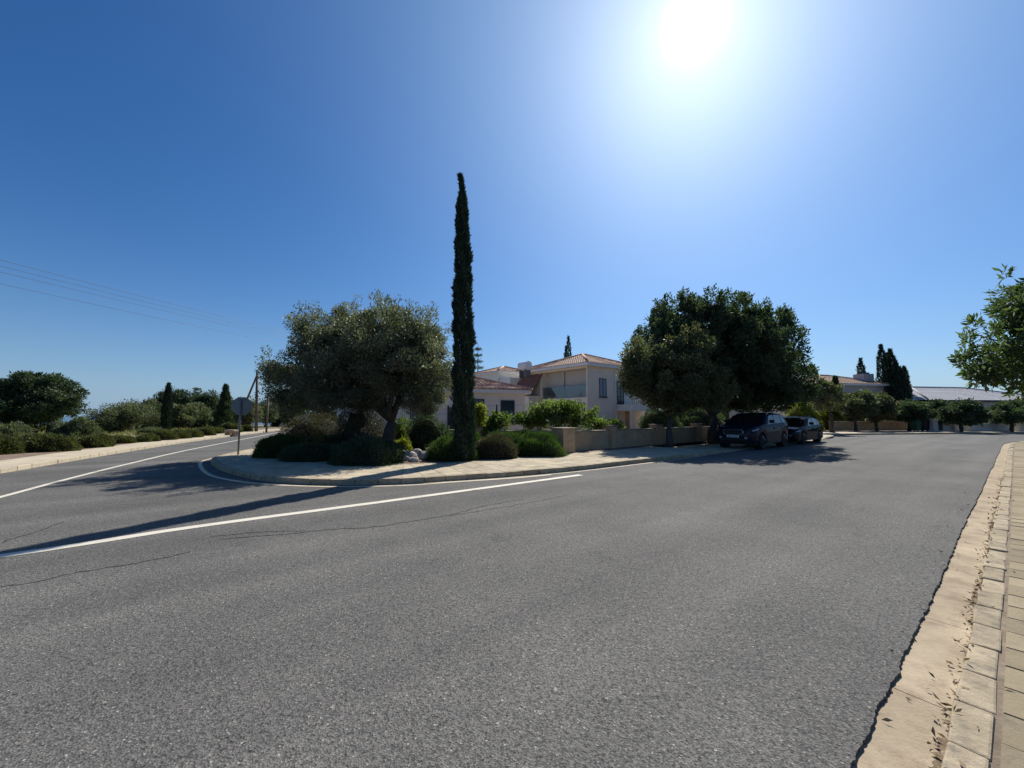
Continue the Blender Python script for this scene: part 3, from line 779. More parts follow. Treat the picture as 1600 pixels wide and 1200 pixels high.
# main block: right wall (y = 0) and left wall (x = 0) meet at the corner nearest the road
LZ0, LZ1, LY0, LY1 = 3.25, 5.62, 0.12, 5.7
w = MB()
w.box(HC, HU, HV, 0, 9, 0.0, 8.7, 0.1, LZ0 - .55)                       # ground floor
w.box(HC, HU, HV, 0.8, 9, 0.0, 8.7, LZ0 - .55, 5.9)                     # behind the loggia
w.box(HC, HU, HV, 0, 0.8, 5.7, 8.7, LZ0 - .55, 5.9)
w.box(HC, HU, HV, 0, 0.8, 0.0, LY0, LZ0 - .55, 5.9)
w.box(HC, HU, HV, 0, 0.8, LY0, 5.7, LZ0 - .55, LZ0 - .15)
w.box(HC, HU, HV, 0, 0.8, LY0, 5.7, LZ1, 5.9)
w.build('wall', M['house_beige'], house)
lg = MB(); lg.box(HC, HU, HV, 0.74, 0.798, LY0 + .004, 5.696, LZ0 - .14, LZ1 - .004); lg.build('loggia_wall', M['loggia'], house)  # thin back panel, its darker colour stands in for shade in the recess
pl = MB(); pl.box(HC, HU, HV, .56, .735, 3.3, 3.6, LZ0 - .148, LZ1 - .002); pl.build('pillar', M['loggia'], house)
bl = MB(); bl.box(HC, HU, HV, 0.05, 0.07, LY0 + .03, 5.6, LZ0 - .14, 4.15); bl.build('balustrade', M['balustrade'], house)
tp = MB(); tp.box(HC, HU, HV, 0.02, 0.10, LY0 + .03, 5.6, 4.152, 4.18); tp.build('handrail', M['galv'], house)
ln = MB()
P_ = lambda x, y, z: HC + HU * x + HV * y + Vector((0, 0, z))
ln.add([P_(-.02, 5.6, 5.6), P_(-.02, 8.6, 5.6), P_(-1.7, 8.6, 3.5), P_(-1.7, 5.6, 3.5), P_(-.02, 5.6, 5.45), P_(-.02, 8.6, 5.45), P_(-1.7, 8.6, 3.38), P_(-1.7, 5.6, 3.38)],
       [(0, 1, 2, 3), (7, 6, 5, 4), (3, 2, 6, 7), (0, 3, 7, 4), (2, 1, 5, 6)])
ln.build('lean_to_roof', M['mauve'], house)
lw_ = MB(); lw_.box(HC, HU, HV, -1.6, -.004, 5.75, 8.5, 0.1, 3.4); lw_.build('lean_to_wall', M['house_beige'], house)
hip_roof(house, HC, HU, HV, 0, 9, 0, 8.7, 6.02, 7.65)
window(house, HC + HU * 0.0, HU, -HV, 1.55, 2.5, 3.15, 4.8, pmat='curtain')
window(house, HC, HV, -HU, 3.6, 5.2, 1.2, 2.55, mull=1, sill=False)
window(house, HC, HV, -HU, 0.3, 1.6, 1.4, 2.5, mull=1, sill=False)
# balcony block to the right
bk = MB(); bk.box(HC, HU, HV, 3.9, 7.6, -1.7, -.004, 1.95, 2.52); bk.build('balcony', M['house_white'], house)
rl = MB()
for k in range(13): rl.box(HC, HU, HV, 3.95 + k * .3, 3.98 + k * .3, -1.66, -1.63, 2.525, 3.4)
rl.box(HC, HU, HV, 3.92, 7.6, -1.67, -1.62, 3.402, 3.45)
rl.build('railing', M['dark_metal'], house)
window(house, HC, HU, -HV, 4.0, 5.0, 2.55, 4.7, mull=1, sill=False)
cl_ = MB(); cl_.box(HC, HU, HV, 3.95, 4.25, -1.65, -1.35, 0.1, 1.946); cl_.build('column', M['house_beige'], house)
cl_ = MB(); cl_.box(HC, HU, HV, 7.2, 7.5, -1.65, -1.35, 0.1, 1.946); cl_.build('column', M['house_beige'], house)
dr = MB(); dr.box(HC, HU, HV, 5.2, 6.2, -.05, -.002, 0.1, 1.94); dr.build('door', M['wall_beige'], house)
# set-back block with its own roof
w = MB(); w.box(HC, HU, HV, -1.7, 4.3, 10.5, 16.5, 0.1, 6.05); w.build('rear_wall', M['house_white'], house)
hip_roof(house, HC, HU, HV, -1.7, 4.3, 10.5, 16.5, 6.12, 7.05, ov=0.3, fascia=.16)
w = MB(); w.box(HC, HU, HV, -1.5, 4.0, 8.75, 10.45, 0.1, 5.35); w.build('link_wall', M['house_white'], house)
# single-storey wing on the left
WA = R(68); WU = -Vector((math.sin(WA), math.cos(WA), 0)); WV = Vector((-WU.y, WU.x, 0)) * -1
if WV.y < 0: WV = -WV
WO = Vector((1.25, 24.4, 0))
w = MB(); w.box(WO, WU, WV, 0.35, 11.0, 0.35, 11.5, 0.1, 2.95); w.build('wing_wall', M['house_white'], house)
hip_roof(house, WO, WU, WV, 0.45, 11.0, 0.45, 11.5, 3.06, 4.85, ov=0.45, fascia=0.2)
WF = WO + WV * 0.346
window(house, WF, WU, -WV, 1.05, 1.95, 1.05, 2.45, mull=0, pmat='pane')
window(house, WF, WU, -WV, 3.0, 3.75, 0.3, 2.5, mull=1, sill=False)
window(house, WF, WU, -WV, 4.0, 5.2, 0.3, 2.0, mull=1, sill=False)
window(house, WF, WU, -WV, 6.2, 7.2, 1.0, 2.1, mull=1)
dp = MB(); dp.tube([P_(-.06, 5.85, 5.7), P_(-.06, 5.85, 3.3)], .05, 8); dp.build('downpipe', M['fascia'], house)
dp = MB(); dp.tube([P_(3.75, -.07, 5.7), P_(3.75, -.07, .2)], .05, 8); dp.build('downpipe', M['fascia'], house)
# hot-water tank on the roof
tk = at(820, 572, 38.5)
tank = thing('water_tank', 'white hot-water tank lying on the villa roof', 'water tank', tk - Vector((0, 0, .45)))
mb = MB(); mb.tube([tk - HV * .62, tk - HV * .6, tk + HV * .6, tk + HV * .62], [.34, .44, .44, .34], 20); mb.build('tank', M['tank'], tank, smooth=False)
for k in (-.4, .4):
    mb = MB(); mb.box(tk + HV * k, HU, HV, -.35, .35, -.05, .05, -1.2, -.36); mb.build('bracket', M['galv'], tank)

# ------------------------------------------------------------------ garden wall of the corner plot
def wall_run(parent, a, b, h, th=0.2, z0=0.1, capm='wall_cap', m='wall_beige', cap=0.05):
    a, b = Vector((a[0], a[1], 0)), Vector((b[0], b[1], 0)); L = (b - a).length; ex = (b - a) / L; ey = Vector((-ex.y, ex.x, 0))
    mb = MB(); mb.box(Vector((a.x, a.y, 0)), ex, ey, 0, L, -th / 2, th / 2, z0, h); o = mb.build('wall_panel', M[m], parent)
    if cap:
        mb = MB(); mb.box(Vector((a.x, a.y, 0)), ex, ey, 0, L, -th / 2 - .04, th / 2 + .04, h + .002, h + cap); mb.build('coping', M[capm], o, bevel=.012)
    return o
def pier(parent, p, h, w=0.42, z0=0.1, m='wall_beige', ang=None):
    ex = DM if ang is None else Vector((math.cos(ang), math.sin(ang), 0)); ey = Vector((-ex.y, ex.x, 0))
    mb = MB(); mb.box(Vector((p[0], p[1], 0)), ex, ey, -w / 2, w / 2, -w / 2, w / 2, z0, h); o = mb.build('pier', M[m], parent)
    mb = MB(); mb.box(Vector((p[0], p[1], 0)), ex, ey, -w / 2 - .04, w / 2 + .04, -w / 2 - .04, w / 2 + .04, h + .002, h + .06); mb.build('coping', M['wall_cap'], o, bevel=.012)
gw = thing('garden_wall', 'low beige rendered garden wall with piers along the pavement', 'wall', mr(10.9, 10.75, .1))
gs = [10.95, 14.1, 17.6, 21.6, 25.6, 29.6, 33.6]
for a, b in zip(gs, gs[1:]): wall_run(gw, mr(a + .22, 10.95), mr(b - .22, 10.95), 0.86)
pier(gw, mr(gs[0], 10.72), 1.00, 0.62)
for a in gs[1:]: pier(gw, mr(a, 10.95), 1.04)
gw2 = thing('garden_wall', 'low beige wall behind the planted bed and the tall cypress', 'wall', (1.9, 16.0, .1))
lw = [(1.75, 15.75), (-1.35, 17.3), (-4.4, 18.9), (-7.2, 21.0)]
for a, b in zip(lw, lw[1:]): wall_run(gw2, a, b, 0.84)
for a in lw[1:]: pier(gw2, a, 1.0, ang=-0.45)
# dark steel posts with wires on top of it
fence = thing('wire_fence', 'dark steel fence posts with wires standing on the garden wall', 'fence', mr(10.9, 10.95, .9))
fp = [Vector((-6.3, 20.3, .9)), Vector((-4.9, 19.2, .9)), Vector((-2.9, 18.1, .9)), Vector((-.65, 16.95, .9)), Vector((1.75, 15.75, .9))]
for p in fp:
    mb = MB(); mb.box(Vector((p.x, p.y, 0)), DM, NM, -.022, .022, -.022, .022, .88, 1.98); mb.build('post', M['dark_metal'], fence)
for z in (1.25, 1.6, 1.95):
    mb = MB(); mb.tube([Vector((p.x, p.y, z)) for p in fp], .004, 5); mb.build('wire', M['dark_metal'], fence)

# ------------------------------------------------------------------ near trees
E = ell
tree('olive_tree', 'broad grey-green olive tree on the planted corner left of the tall cypress', 'tree', (-4.45, 14.3, .1),
     [E(585, 552, 14.5, 105, 68, 2.3), E(650, 575, 14.3, 54, 62, 1.8), E(520, 590, 14.8, 60, 46, 1.9), E(455, 600, 15.2, 34, 48, 1.3), E(578, 515, 14.7, 58, 36, 1.5), E(652, 528, 14.4, 38, 30, 1.2), E(505, 530, 14.8, 48, 36, 1.4), E(540, 622, 14.6, 70, 22, 1.8), E(665, 618, 14.4, 36, 26, 1.3), E(470, 622, 15.0, 40, 26, 1.2)],
     M['olive'], M['bark'], 620, 330, 0.36, 0.10, 0.034, 0.20, 1.35, limbs=8, zmin=1.72, inner=0.25, lean=(0.1, 0.1), up=0.3, tufts=110)
cypress('very tall slender cypress rising above the corner bed', (-1.47, 12.35, .1), 9.25, 0.30, 34000, 0.12, 0.030, lean=-0.16)
tree('carob_tree', 'large dark carob tree beside the parked cars, tallest of the pair', 'tree', mr(21.9, 10.2, .1),
     [E(1130, 565, 21.6, 105, 70, 3.4), E(1110, 512, 21.6, 68, 42, 2.4), E(1172, 534, 22.5, 56, 44, 2.6), E(1204, 590, 24.5, 46, 42, 2.6), E(1045, 550, 21.0, 58, 46, 2.0), E(1060, 508, 21.6, 40, 36, 1.4), E(1172, 612, 22.5, 72, 34, 3.2)],
     M['carob'], M['bark_pale'], 620, 230, 0.35, 0.15, 0.075, 0.21, 1.5, limbs=8, zmin=1.65, inner=0.15, up=0.3, flat=1.15, tufts=420)
tree('bushy_tree', 'shorter olive-brown leaved tree in front of the garden wall left of the carob', 'tree', mr(17.45, 10.2, .1),
     [E(1040, 590, 18.6, 66, 44, 2.1), E(1004, 578, 18.4, 30, 32, 1.2), E(1070, 560, 18.8, 40, 36, 1.3), E(1100, 610, 18.6, 40, 36, 1.4), E(1045, 625, 18.5, 36, 20, 1.2)],
     M['mixed'], M['bark_pale'], 320, 260, 0.34, 0.12, 0.06, 0.12, 1.35, limbs=6, zmin=1.65, inner=0.3, lean=(0.1, 0.0), tufts=90)
RT = mr(15.5, -2.9, .04)
tree('roadside_tree', 'leafy tree reaching in from the right edge above the pavement', 'tree', RT,
     [(13.35, 9.6, 3.2, 1.4, 1.4, 1.1), (14.3, 9.2, 4.3, 1.7, 1.7, 1.4), (13.1, 9.9, 2.55, 1.25, 1.2, .65), (15.6, 8.3, 3.6, 1.9, 1.8, 1.6)],
     M['backlit'], M['bark_pale'], 190, 150, 0.27, 0.17, 0.055, 0.14, 1.9, limbs=7, zmin=2.0, inner=0.3, up=0.05, tufts=150)

# ------------------------------------------------------------------ corner bed planting
def bush(label, box, mat, n, ll, lw, name='shrub', z0=0.12, depth=None, base=None, group=None, back=0.5, **kw):
    """box: photo pixels x0, x1, top, foot -> real mound standing on the ground there"""
    x0, x1, yt, yb = box
    g = gp((x0 + x1) / 2, base if base else yb, z0); k = g.y / FOC
    rx = (x1 - x0) / 2 * k; ry = depth if depth else rx * 0.85
    cy = g.y + ry * 0.95
    top = at((x0 + x1) / 2, yt, cy).z
    k2 = cy / g.y
    return shrub(name, label, ((x0 + x1 - 1600) / 2 * cy / FOC, cy, z0), rx * k2, ry, max(0.15, top - z0), mat, n, ll, lw, group, **kw)
G1 = 'shrubs in the corner bed'
bush('bright green rounded shrub at the tip of the corner bed, nearest the sign post', (408, 478, 682, 716), M['mound'], 16000, .075, .014, group=G1, lump=.06, up=.8, name='mounded_shrub')
bush('large dark domed shrub behind the bright green one at the bed tip', (445, 545, 646, 706), M['dull'], 12000, .07, .022, group=G1, lump=.08)
bush('brownish twiggy shrub under the olive crown', (515, 612, 634, 712), M['dull'], 13000, .08, .02, group=G1, lump=.25, spread=.9, core=.7)
bush('low dark shrub at the pavement edge left of the olive trunk', (452, 540, 694, 722), M['carob'], 9000, .07, .024, group=G1, lump=.12)
bush('widest dark shrub at the pavement edge in the olive shade', (520, 632, 690, 728), M['carob'], 14000, .07, .024, group=G1, lump=.14)
bush('small dark shrub with pale tips in the shade left of the olive trunk', (490, 545, 682, 712), M['mound'], 5000, .06, .02, group=G1)
bush('yellow-green leafy plant just right of the olive trunk', (618, 642, 686, 710), M['yellow'], 1800, .09, .05, group=G1, lump=.3, core=.5, spread=.8, name='leafy_plant')
bush('tall light green plant behind the olive trunk', (610, 640, 655, 702), M['vine'], 2600, .10, .05, group=G1, lump=.3, core=.55, spread=.8, name='leafy_plant')
bush('dark oleander bush between the olive trunk and the cypress', (640, 702, 655, 704), M['carob'], 6500, .12, .03, group=G1, lump=.22, spread=.7, name='oleander_bush')
bush('green mound spreading at the foot of the tall cypress', (672, 748, 686, 721), M['mound'], 17000, .085, .014, group=G1, up=.8, lump=.16, name='mounded_shrub')
bush('green mound behind, left of the cypress foot', (712, 755, 673, 712), M['mound'], 9000, .085, .014, group=G1, up=.8, lump=.14, name='mounded_shrub')
bush('brownish rounded shrub in the middle of the green mounds', (741, 806, 681, 718), M['dull'], 12000, .06, .016, group=G1, lump=.06)
bush('long green mound behind the brownish rounded shrub', (752, 850, 674, 709), M['mound'], 15000, .085, .014, group=G1, up=.8, lump=.14, name='mounded_shrub', depth=.7)
bush('green mound at the end of the bed beside the wall pier', (802, 878, 680, 714), M['mound'], 16000, .085, .014, group=G1, up=.8, lump=.16, name='mounded_shrub')
# pale rocks in the bed
rocks = [(628, 712, .16), (640, 716, .2), (652, 710, .17), (664, 717, .22), (672, 707, .15), (682, 712, .19), (690, 718, .14), (646, 722, .13), (634, 720, .12)]
rl_ = ['leftmost rock', 'broad pale rock', 'small pale rock at the back', 'largest pale rock', 'topmost pale rock', 'pale rock on the right', 'rightmost small pale rock', 'low pale rock in front', 'low front rock on the left']
for (px, py, r), lb in zip(rocks, rl_):
    g = gp(px, py, .12)
    bm = bmesh.new(); bmesh.ops.create_icosphere(bm, subdivisions=2, radius=r)
    for v in bm.verts:
        v.co = Vector((v.co.x * 1.2, v.co.y, v.co.z * .8)) * (1 + rnd.uniform(-.16, .16))
    me = bpy.data.meshes.new('rock'); bm.to_mesh(me); bm.free()
    tag(link('rock', me, M['rock'], None, (g.x, g.y, .12 + r * .45)), lb + ' of the heap right of the olive trunk', 'rock', 'rocks in the corner bed')
# climbers on the fence
def climber(label, ells_, mat, n_cl, per, rad, ll, lw, base, group='climbing plants on the fence', name='climbing_plant'):
    t = thing(name, label, 'plant', base, group)
    cl = clumps(ells_, n_cl, .2, .6)
    for k in range(5):
        mb = MB(); e = Vector(cl[k * len(cl) // 5]); b = Vector(base) + Vector((rnd.uniform(-.4, .4), rnd.uniform(-.1, .1), 0))
        mb.tube(limb_path(b, e, 4, .2), [.02, .018, .015, .01, .006], 6); mb.build('stem', M['bark'], t)
    crown('foliage', t, mat, cl, per, rad, ll, lw, .2, .8)
    return t
climber('big sunlit green climber on the fence left of the wall pier', [E(850, 650, 16.6, 44, 20, .45), E(895, 650, 16.8, 40, 19, .45), E(825, 660, 16.6, 20, 12, .4), E(875, 636, 16.8, 22, 9, .4)], M['vine'], 130, 52, .24, .13, .07, (1.6, 16.5, .12))
climber('low green climber trailing over the wall right of the pier', [E(935, 664, 17.8, 28, 9, .4), E(960, 666, 19.0, 18, 7, .4)], M['vine'], 45, 60, .2, .11, .06, (4.3, 18.0, .12))
climber('yellow-green climber on the fence just right of the cypress', [E(752, 655, 17.4, 9, 26, .3)], M['yellow'], 26, 60, .18, .11, .07, (-1.3, 17.8, .12))
climber('green climber between the two wing windows right of the cypress', [E(778, 658, 17.0, 17, 17, .35), E(768, 672, 17.0, 12, 9, .3)], M['vine'], 36, 60, .2, .11, .07, (-.6, 17.4, .12))

# ------------------------------------------------------------------ sign, poles, cables, stone block
sp_ = gp(372, 710.5, .12)
sg = thing('road_sign', 'grey back of an octagonal road sign on a thin post at the corner', 'sign', sp_)
mb = MB(); mb.tube([sp_ - Vector((0, 0, .2)), sp_ + Vector((0, 0, 2.02))], .03, 10); mb.build('post', M['galv'], sg, smooth=True)
sc_ = sp_ + Vector((0.01, .045, 1.74)); fx = Vector((.9, .436, 0)); fy = Vector((-.436, .9, 0))
def octagon(r, y0, y1):
    vs_ = []
    for yy in (y0, y1):
        for k in range(8):
            a = math.pi / 8 + k * math.pi / 4
            vs_.append(sc_ + fx * (r * math.cos(a)) + fy * yy + Vector((0, 0, r * math.sin(a))))
    return vs_, [tuple(range(8)), tuple(range(15, 7, -1))] + [(k, (k + 1) % 8, 8 + (k + 1) % 8, 8 + k) for k in range(8)]
mb = MB(); mb.add(*octagon(.345, 0, .012)); mb.build('plate', M['sign_back'], sg)
for z in (-.14, .14):
    mb = MB(); mb.box(sc_ + Vector((0, 0, z)), fx, fy, -.22, .22, -.018, -.002, -.018, .018); mb.build('bracket', M['galv'], sg)
pb = gp(400.5, 674, .12)
up_ = thing('utility_pole', 'wooden pole with a leaning brace on the far left pavement', 'pole', pb)
ptop = at(402, 578, pb.y)
mb = MB(); mb.tube([pb - Vector((0, 0, .3)), ptop], [.14, .10], 10); mb.build('post', M['pole_wood'], up_, smooth=True)
bf = at(366, 668, pb.y + 3.0); bf.z = .1
mb = MB(); mb.tube([bf, at(401, 588, pb.y + .1)], [.10, .08], 9); mb.build('brace', M['pole_wood'], up_, smooth=True)
mb = MB(); mb.tube([pb + Vector((.6, .5, -.2)), pb + Vector((.6, .5, 3.4))], [.09, .08], 8); mb.build('stub_post', M['pole_wood'], up_, smooth=True)
PA, PB = Vector((-33.2, -1.0, 0)), Vector((-21.2, 50.0, 0))
for p, lb in ((PB, 'tall cable pole standing behind the olive tree crown'), (PA, 'tall cable pole out at the left end of the cables')):
    o = thing('cable_pole', lb, 'pole', p)
    mb = MB(); mb.tube([p - Vector((0, 0, .3)), p + Vector((0, 0, 10.6))], [.18, .12], 10); mb.build('post', M['pole_wood'], o, smooth=True)
    mb = MB(); mb.box(p, X_, Y_, -.08, .08, -.16, .16, 9.1, 10.62); mb.build('cable_rack', M['dark_metal'], o)
cb = [(0.0, 10.55, 'topmost of the four overhead cables at upper left'), (0.0, 10.22, 'second highest of the four overhead cables at upper left'), (0.0, 9.90, 'third highest of the four overhead cables at upper left'), (0.0, 9.25, 'lowest of the four overhead cables at upper left')]
for dx, z, lb in cb:
    pts = []
    for k in range(25):
        t = k / 24; p = PA.lerp(PB, t); p.x += dx; p.z = z - 4 * 0.55 * t * (1 - t); pts.append(p)
    mb = MB(); mb.tube(pts, .009, 5); o = mb.build('overhead_cable', M['cable']); tag(o, lb, 'cable', 'overhead cables')
sb = gp(357, 679.5, .12)
bn = thing('stone_bench', 'low tan stone block seat beside the far left pavement', 'bench', sb)
mb = MB(); mb.box(sb, Vector((.93, -.36, 0)), Vector((.36, .93, 0)), -.55, .55, 0, .5, .18, .36); mb.build('seat', M['bench'], bn, bevel=.03)
for k in (-.38, .38):
    mb = MB(); mb.box(sb, Vector((.93, -.36, 0)), Vector((.36, .93, 0)), k - .12, k + .12, .05, .45, -.1, .178); mb.build('foot', M['bench'], bn)

# ------------------------------------------------------------------ left side: hedge shrubs, grove
G2 = 'clipped hedge shrubs along the left pavement'
hl = [((-30, 33, 679, 712), 'clipped shrub cut off by the left edge of the picture'), ((30, 121, 677, 707), 'longest clipped hedge shrub, second from the left edge'), ((131, 179, 678, 700), 'clipped hedge shrub third from the left edge'),
      ((179, 210, 681, 694), 'small clipped hedge shrub fourth from the left edge'), ((217, 248, 679, 691), 'clipped hedge shrub fifth from the left edge'), ((247, 279, 671.5, 688), 'taller clipped hedge shrub sixth from the left edge'),
      ((275, 297, 671.5, 686), 'clipped hedge shrub seventh from the left edge'), ((294, 316, 670, 684), 'clipped hedge shrub eighth from the left edge'), ((312, 338, 667, 681), 'clipped hedge shrub left of the tan stone seat'),
      ((336, 353, 668, 677.5), 'small clipped shrub behind the tan stone seat'), ((345, 382, 659, 676), 'bulky clipped shrub behind the sign post'), ((380, 396, 664, 674.5), 'clipped shrub just left of the wooden pole')]
for b, lb in hl:
    wpx = b[1] - b[0]; b = (b[0] + .09 * wpx, b[1] - .09 * wpx, b[2] + .13 * (b[3] - b[2]), b[3])
    bush(lb, b, M['hedge'], int(2600 + 110 * wpx), .085, .035, name='hedge_shrub', group=G2, depth=.55, lump=.12, power=2.5, core=.88)
G3 = 'trees of the grove across the side road'
tree('pine_tree', 'large dark spreading tree at the left edge of the picture', 'tree', (-32.0, 27.6, .1),
     [E(55, 632, 27, 50, 34, 2.6), E(30, 622, 27, 40, 28, 2.2), E(100, 615, 27, 20, 22, 1.4), E(58, 602, 27, 32, 16, 1.6), E(92, 640, 27, 18, 12, 1.2), E(15, 655, 27, 40, 26, 2.2), E(-30, 630, 27, 50, 40, 2.5)],
     M['pine'], M['bark'], 340, 190, .46, .20, .075, .15, 1.3, limbs=5, group=G3, inner=.3, up=.35)
def gtree(label, px, foot, ells_, mat='grove', n=90, per=130, rad=.55, ll=.24, lw=.10, r=.10, fork=.8, limbs=0, name='grove_tree', group=G3, z0=.1, **kw):
    b_ = at(px, foot, ells_[0][1]); b_.z = z0
    return tree(name, label, 'tree', b_, ells_, M[mat], M['bark'], n, per, rad, ll, lw, r, fork, limbs, group, inner=.25, **kw)
gtree('grey-green olive at the left end of the grove, beside the gap of sea', 186, 681, [E(178, 655, 33, 34, 18, 1.7), E(190, 645, 33, 28, 13, 1.5)], n=110, rad=.42, ll=.17, lw=.06)
gtree('spreading olive second from the left in the grove', 213, 677, [E(218, 652, 38, 30, 18, 1.8), E(205, 643, 38, 22, 10, 1.4)], rad=.45, ll=.19, lw=.07)
gtree('tall broad tree behind the olives at the left of the grove', 232, 671, [E(232, 640, 52, 30, 16, 2.4), E(215, 646, 52, 20, 12, 1.8)], n=80, mat='grove')
gtree('rounded olive in the middle of the grove, left of the thin cypress', 243, 675, [E(244, 655, 42, 14, 18, 1.2), E(236, 648, 42, 12, 10, 1.0)], n=60, mat='pine')
gtree('pale olive right of the thin grove cypress', 285, 675, [E(284, 652, 42, 20, 17, 1.5)], n=70)
gtree('pale olive second right of the thin grove cypress', 306, 674, [E(308, 650, 44, 14, 17, 1.2)], n=60)
cypress('thin dark cypress standing in the grove', gp(258.5, 675, .1), 4.25, .32, 4200, .22, .05, group=G3)
gtree('dark pine rising behind the grove cypress', 270, 668, [E(268, 628, 55, 22, 20, 2.0), E(254, 634, 55, 14, 14, 1.5)], mat='pine', n=90)
gtree('tallest dark pine in the middle of the grove', 298, 668, [E(297, 625, 55, 18, 18, 1.8), E(290, 636, 55, 26, 16, 2.0)], mat='pine', n=110)
gtree('dark pine right of the tallest one in the grove', 327, 670, [E(324, 632, 48, 18, 20, 1.6), E(330, 650, 48, 20, 18, 1.6)], mat='pine', n=110)
cypress('pointed dark conifer behind the grey road sign', gp(349, 673, .1), 4.3, .8, 5200, .28, .07, group=G3, mat='pine', name='conifer', cone=True)
gtree('dark tree at the right end of the grove behind the sign', 362, 672, [E(360, 645, 45, 16, 18, 1.3), E(375, 650, 45, 12, 14, 1.2)], mat='pine', n=70)
gtree('olive left of the wooden pole', 388, 672, [E(385, 645, 42, 15, 20, 1.4)], mat='grove', n=70)
gtree('pale olive just right of the wooden pole', 414, 668, [E(416, 646, 50, 14, 18, 1.6)], mat='grove', n=60)
gtree('far olive showing between the pole and the big olive crown', 432, 667, [E(434, 648, 54, 14, 16, 1.6)], mat='grove', n=60)
gtree('dark far tree behind the left flank of the big olive', 452, 667, [E(456, 640, 54, 22, 22, 2.0)], mat='pine', n=80)
gtree('dark far tree directly behind the olive trunk', 520, 667, [E(525, 642, 50, 40, 22, 2.4)], mat='pine', n=110, fork=.5)
gtree('dark far tree behind the villa wing, right of the olive trunk', 585, 667, [E(585, 640, 47, 34, 24, 2.2)], mat='grove', n=110, fork=.5)
G4 = 'wild shrubs behind the hedge'
bush('grey-green wild shrub behind the longest hedge shrub', (88, 144, 660, 690), M['grove'], 8000, .14, .05, group=G4, lump=.25, spread=.8, core=.75)
bush('dark wild shrub low at the left edge behind the hedge', (-10, 40, 662, 694), M['grove'], 6000, .14, .05, group=G4, lump=.2, spread=.8)
bush('low shrub behind the hedge near the grove cypress', (226, 262, 670, 679), M['grove'], 3500, .14, .05, group=G4, lump=.2)
fw = thing('low_wall', 'far low beige wall where the side road bends', 'wall', (-26, 58, .1))
for a, b in (((-33, 57.5), (-27, 58)), ((-27, 58), (-20.5, 58)), ((-20.5, 58), (-12, 57))): wall_run(fw, a, b, .75)
# rough grass in the field
ng = 30000
gx = rng.uniform(-60, -14, ng); gy = rng.uniform(12, 60, ng)
side = gx * math.cos(R(22)) + gy * math.sin(R(22))
ok = side < -13.2
gx, gy = gx[ok], gy[ok]; c = np.stack([gx, gy, np.full(len(gx), .1)], 1)
V, F = leaf_quads(c, unit(np.array([0, 0, 1.0]) + rng.normal(size=c.shape) * .35), .16 + .2 * rng.random(len(c)), np.full(len(c), .05))
tag(link('field_grass', np_mesh('field_grass', V, F, np.repeat(rng.random(len(c)), 4)), M['grass']), 'dry rough grass of the field across the side road', 'grass', kind='stuff')

# ------------------------------------------------------------------ right background
G5 = 'street trees along the far wall'
bw = thing('boundary_wall', 'low beige boundary wall behind the far street trees', 'wall', at(1310, 672, 38.5))
bx = [at(1296, 660, 37.5), at(1345, 660, 38.2), at(1385, 660, 38.8), at(1424, 660, 39.2)]
for a, b in zip(bx, bx[1:]): wall_run(bw, (a.x, a.y), (b.x, b.y), .95)
ww = thing('boundary_wall', 'pale low wall in short panels with piers at the far right', 'wall', at(1470, 672, 35))
wx = [at(x, 668, 36.0) for x in (1470, 1490, 1514, 1554, 1580, 1592, 1640)]
for k, (a, b) in enumerate(zip(wx, wx[1:])):
    if k in (1, 4): continue
    wall_run(ww, (a.x + .1, a.y), (b.x - .1, b.y), (.78, 0, .80, .74, 0, .70)[k], m='white_wall', capm='white_wall')
for k in (1, 2, 3, 5): pier(ww, (wx[k].x, wx[k].y), .98, .5, m='white_wall', ang=0.15)
tw = thing('terrace_wall', 'beige stepped terrace wall behind the pale low wall', 'wall', at(1490, 672, 39))
a, b = at(1474, 660, 39.5), at(1512, 660, 39.5); wall_run(tw, (a.x, a.y), (b.x, b.y), 1.25)
a, b = at(1474, 660, 38.6), at(1496, 660, 38.6); wall_run(tw, (a.x, a.y), (b.x, b.y), 1.0)
def gt2(label, px, foot, Y, ells_, **kw):
    p = at(px, foot, Y); p.z = .1
    kw.setdefault('mat', 'grove'); m = kw.pop('mat'); d = dict(n=110, per=120, rad=.36, ll=.19, lw=.085, r=.11, fork=1.3, limbs=3); d.update(kw)
    dz_ = 0.0 if px < 1400 else .3
    ells_ = [(e[0], e[1], e[2] - dz_, e[3] * .95, e[4], e[5] * rnd.uniform(.8, 1.0)) for e in ells_] + [(e[0] + rnd.uniform(-.8, .8), e[1], e[2] + rnd.uniform(.3, .7) - dz_, e[3] * .5, e[4] * .6, e[5] * .6) for e in ells_]
    return tree('street_tree', label, 'tree', p, ells_, M[m], M['bark'], d['n'], d['per'], d['rad'], d['ll'], d['lw'], d['r'], d['fork'], d['limbs'], G5, inner=.25)
gt2('thin dark leaning tree just right of the parked saloon', 1300, 676, 33.5, [E(1284, 625, 33.5, 24, 18, 1.2), E(1275, 610, 33.5, 16, 12, 1.0), E(1300, 612, 33.5, 16, 12, 1.0)], mat='mixed', n=60, r=.13, fork=1.9)
gt2('round-crowned street tree, first along the beige wall', 1337, 673, 36.5, [E(1336, 634, 36.5, 26, 22, 1.6)])
gt2('street tree second along the beige wall', 1370, 673, 37, [E(1372, 638, 37, 22, 22, 1.5)], mat='mixed')
gt2('dark street tree beside the green bin', 1421, 674, 37, [E(1415, 640, 37, 28, 18, 1.6)], mat='carob')
gt2('dark tree behind the bins', 1448, 673, 39.5, [E(1452, 640, 39.5, 24, 18, 1.6)], mat='pine')
gt2('street tree in front of the pale wall with a single straight trunk', 1502, 675, 35, [E(1503, 641, 35, 30, 16, 1.6)], mat='pine')
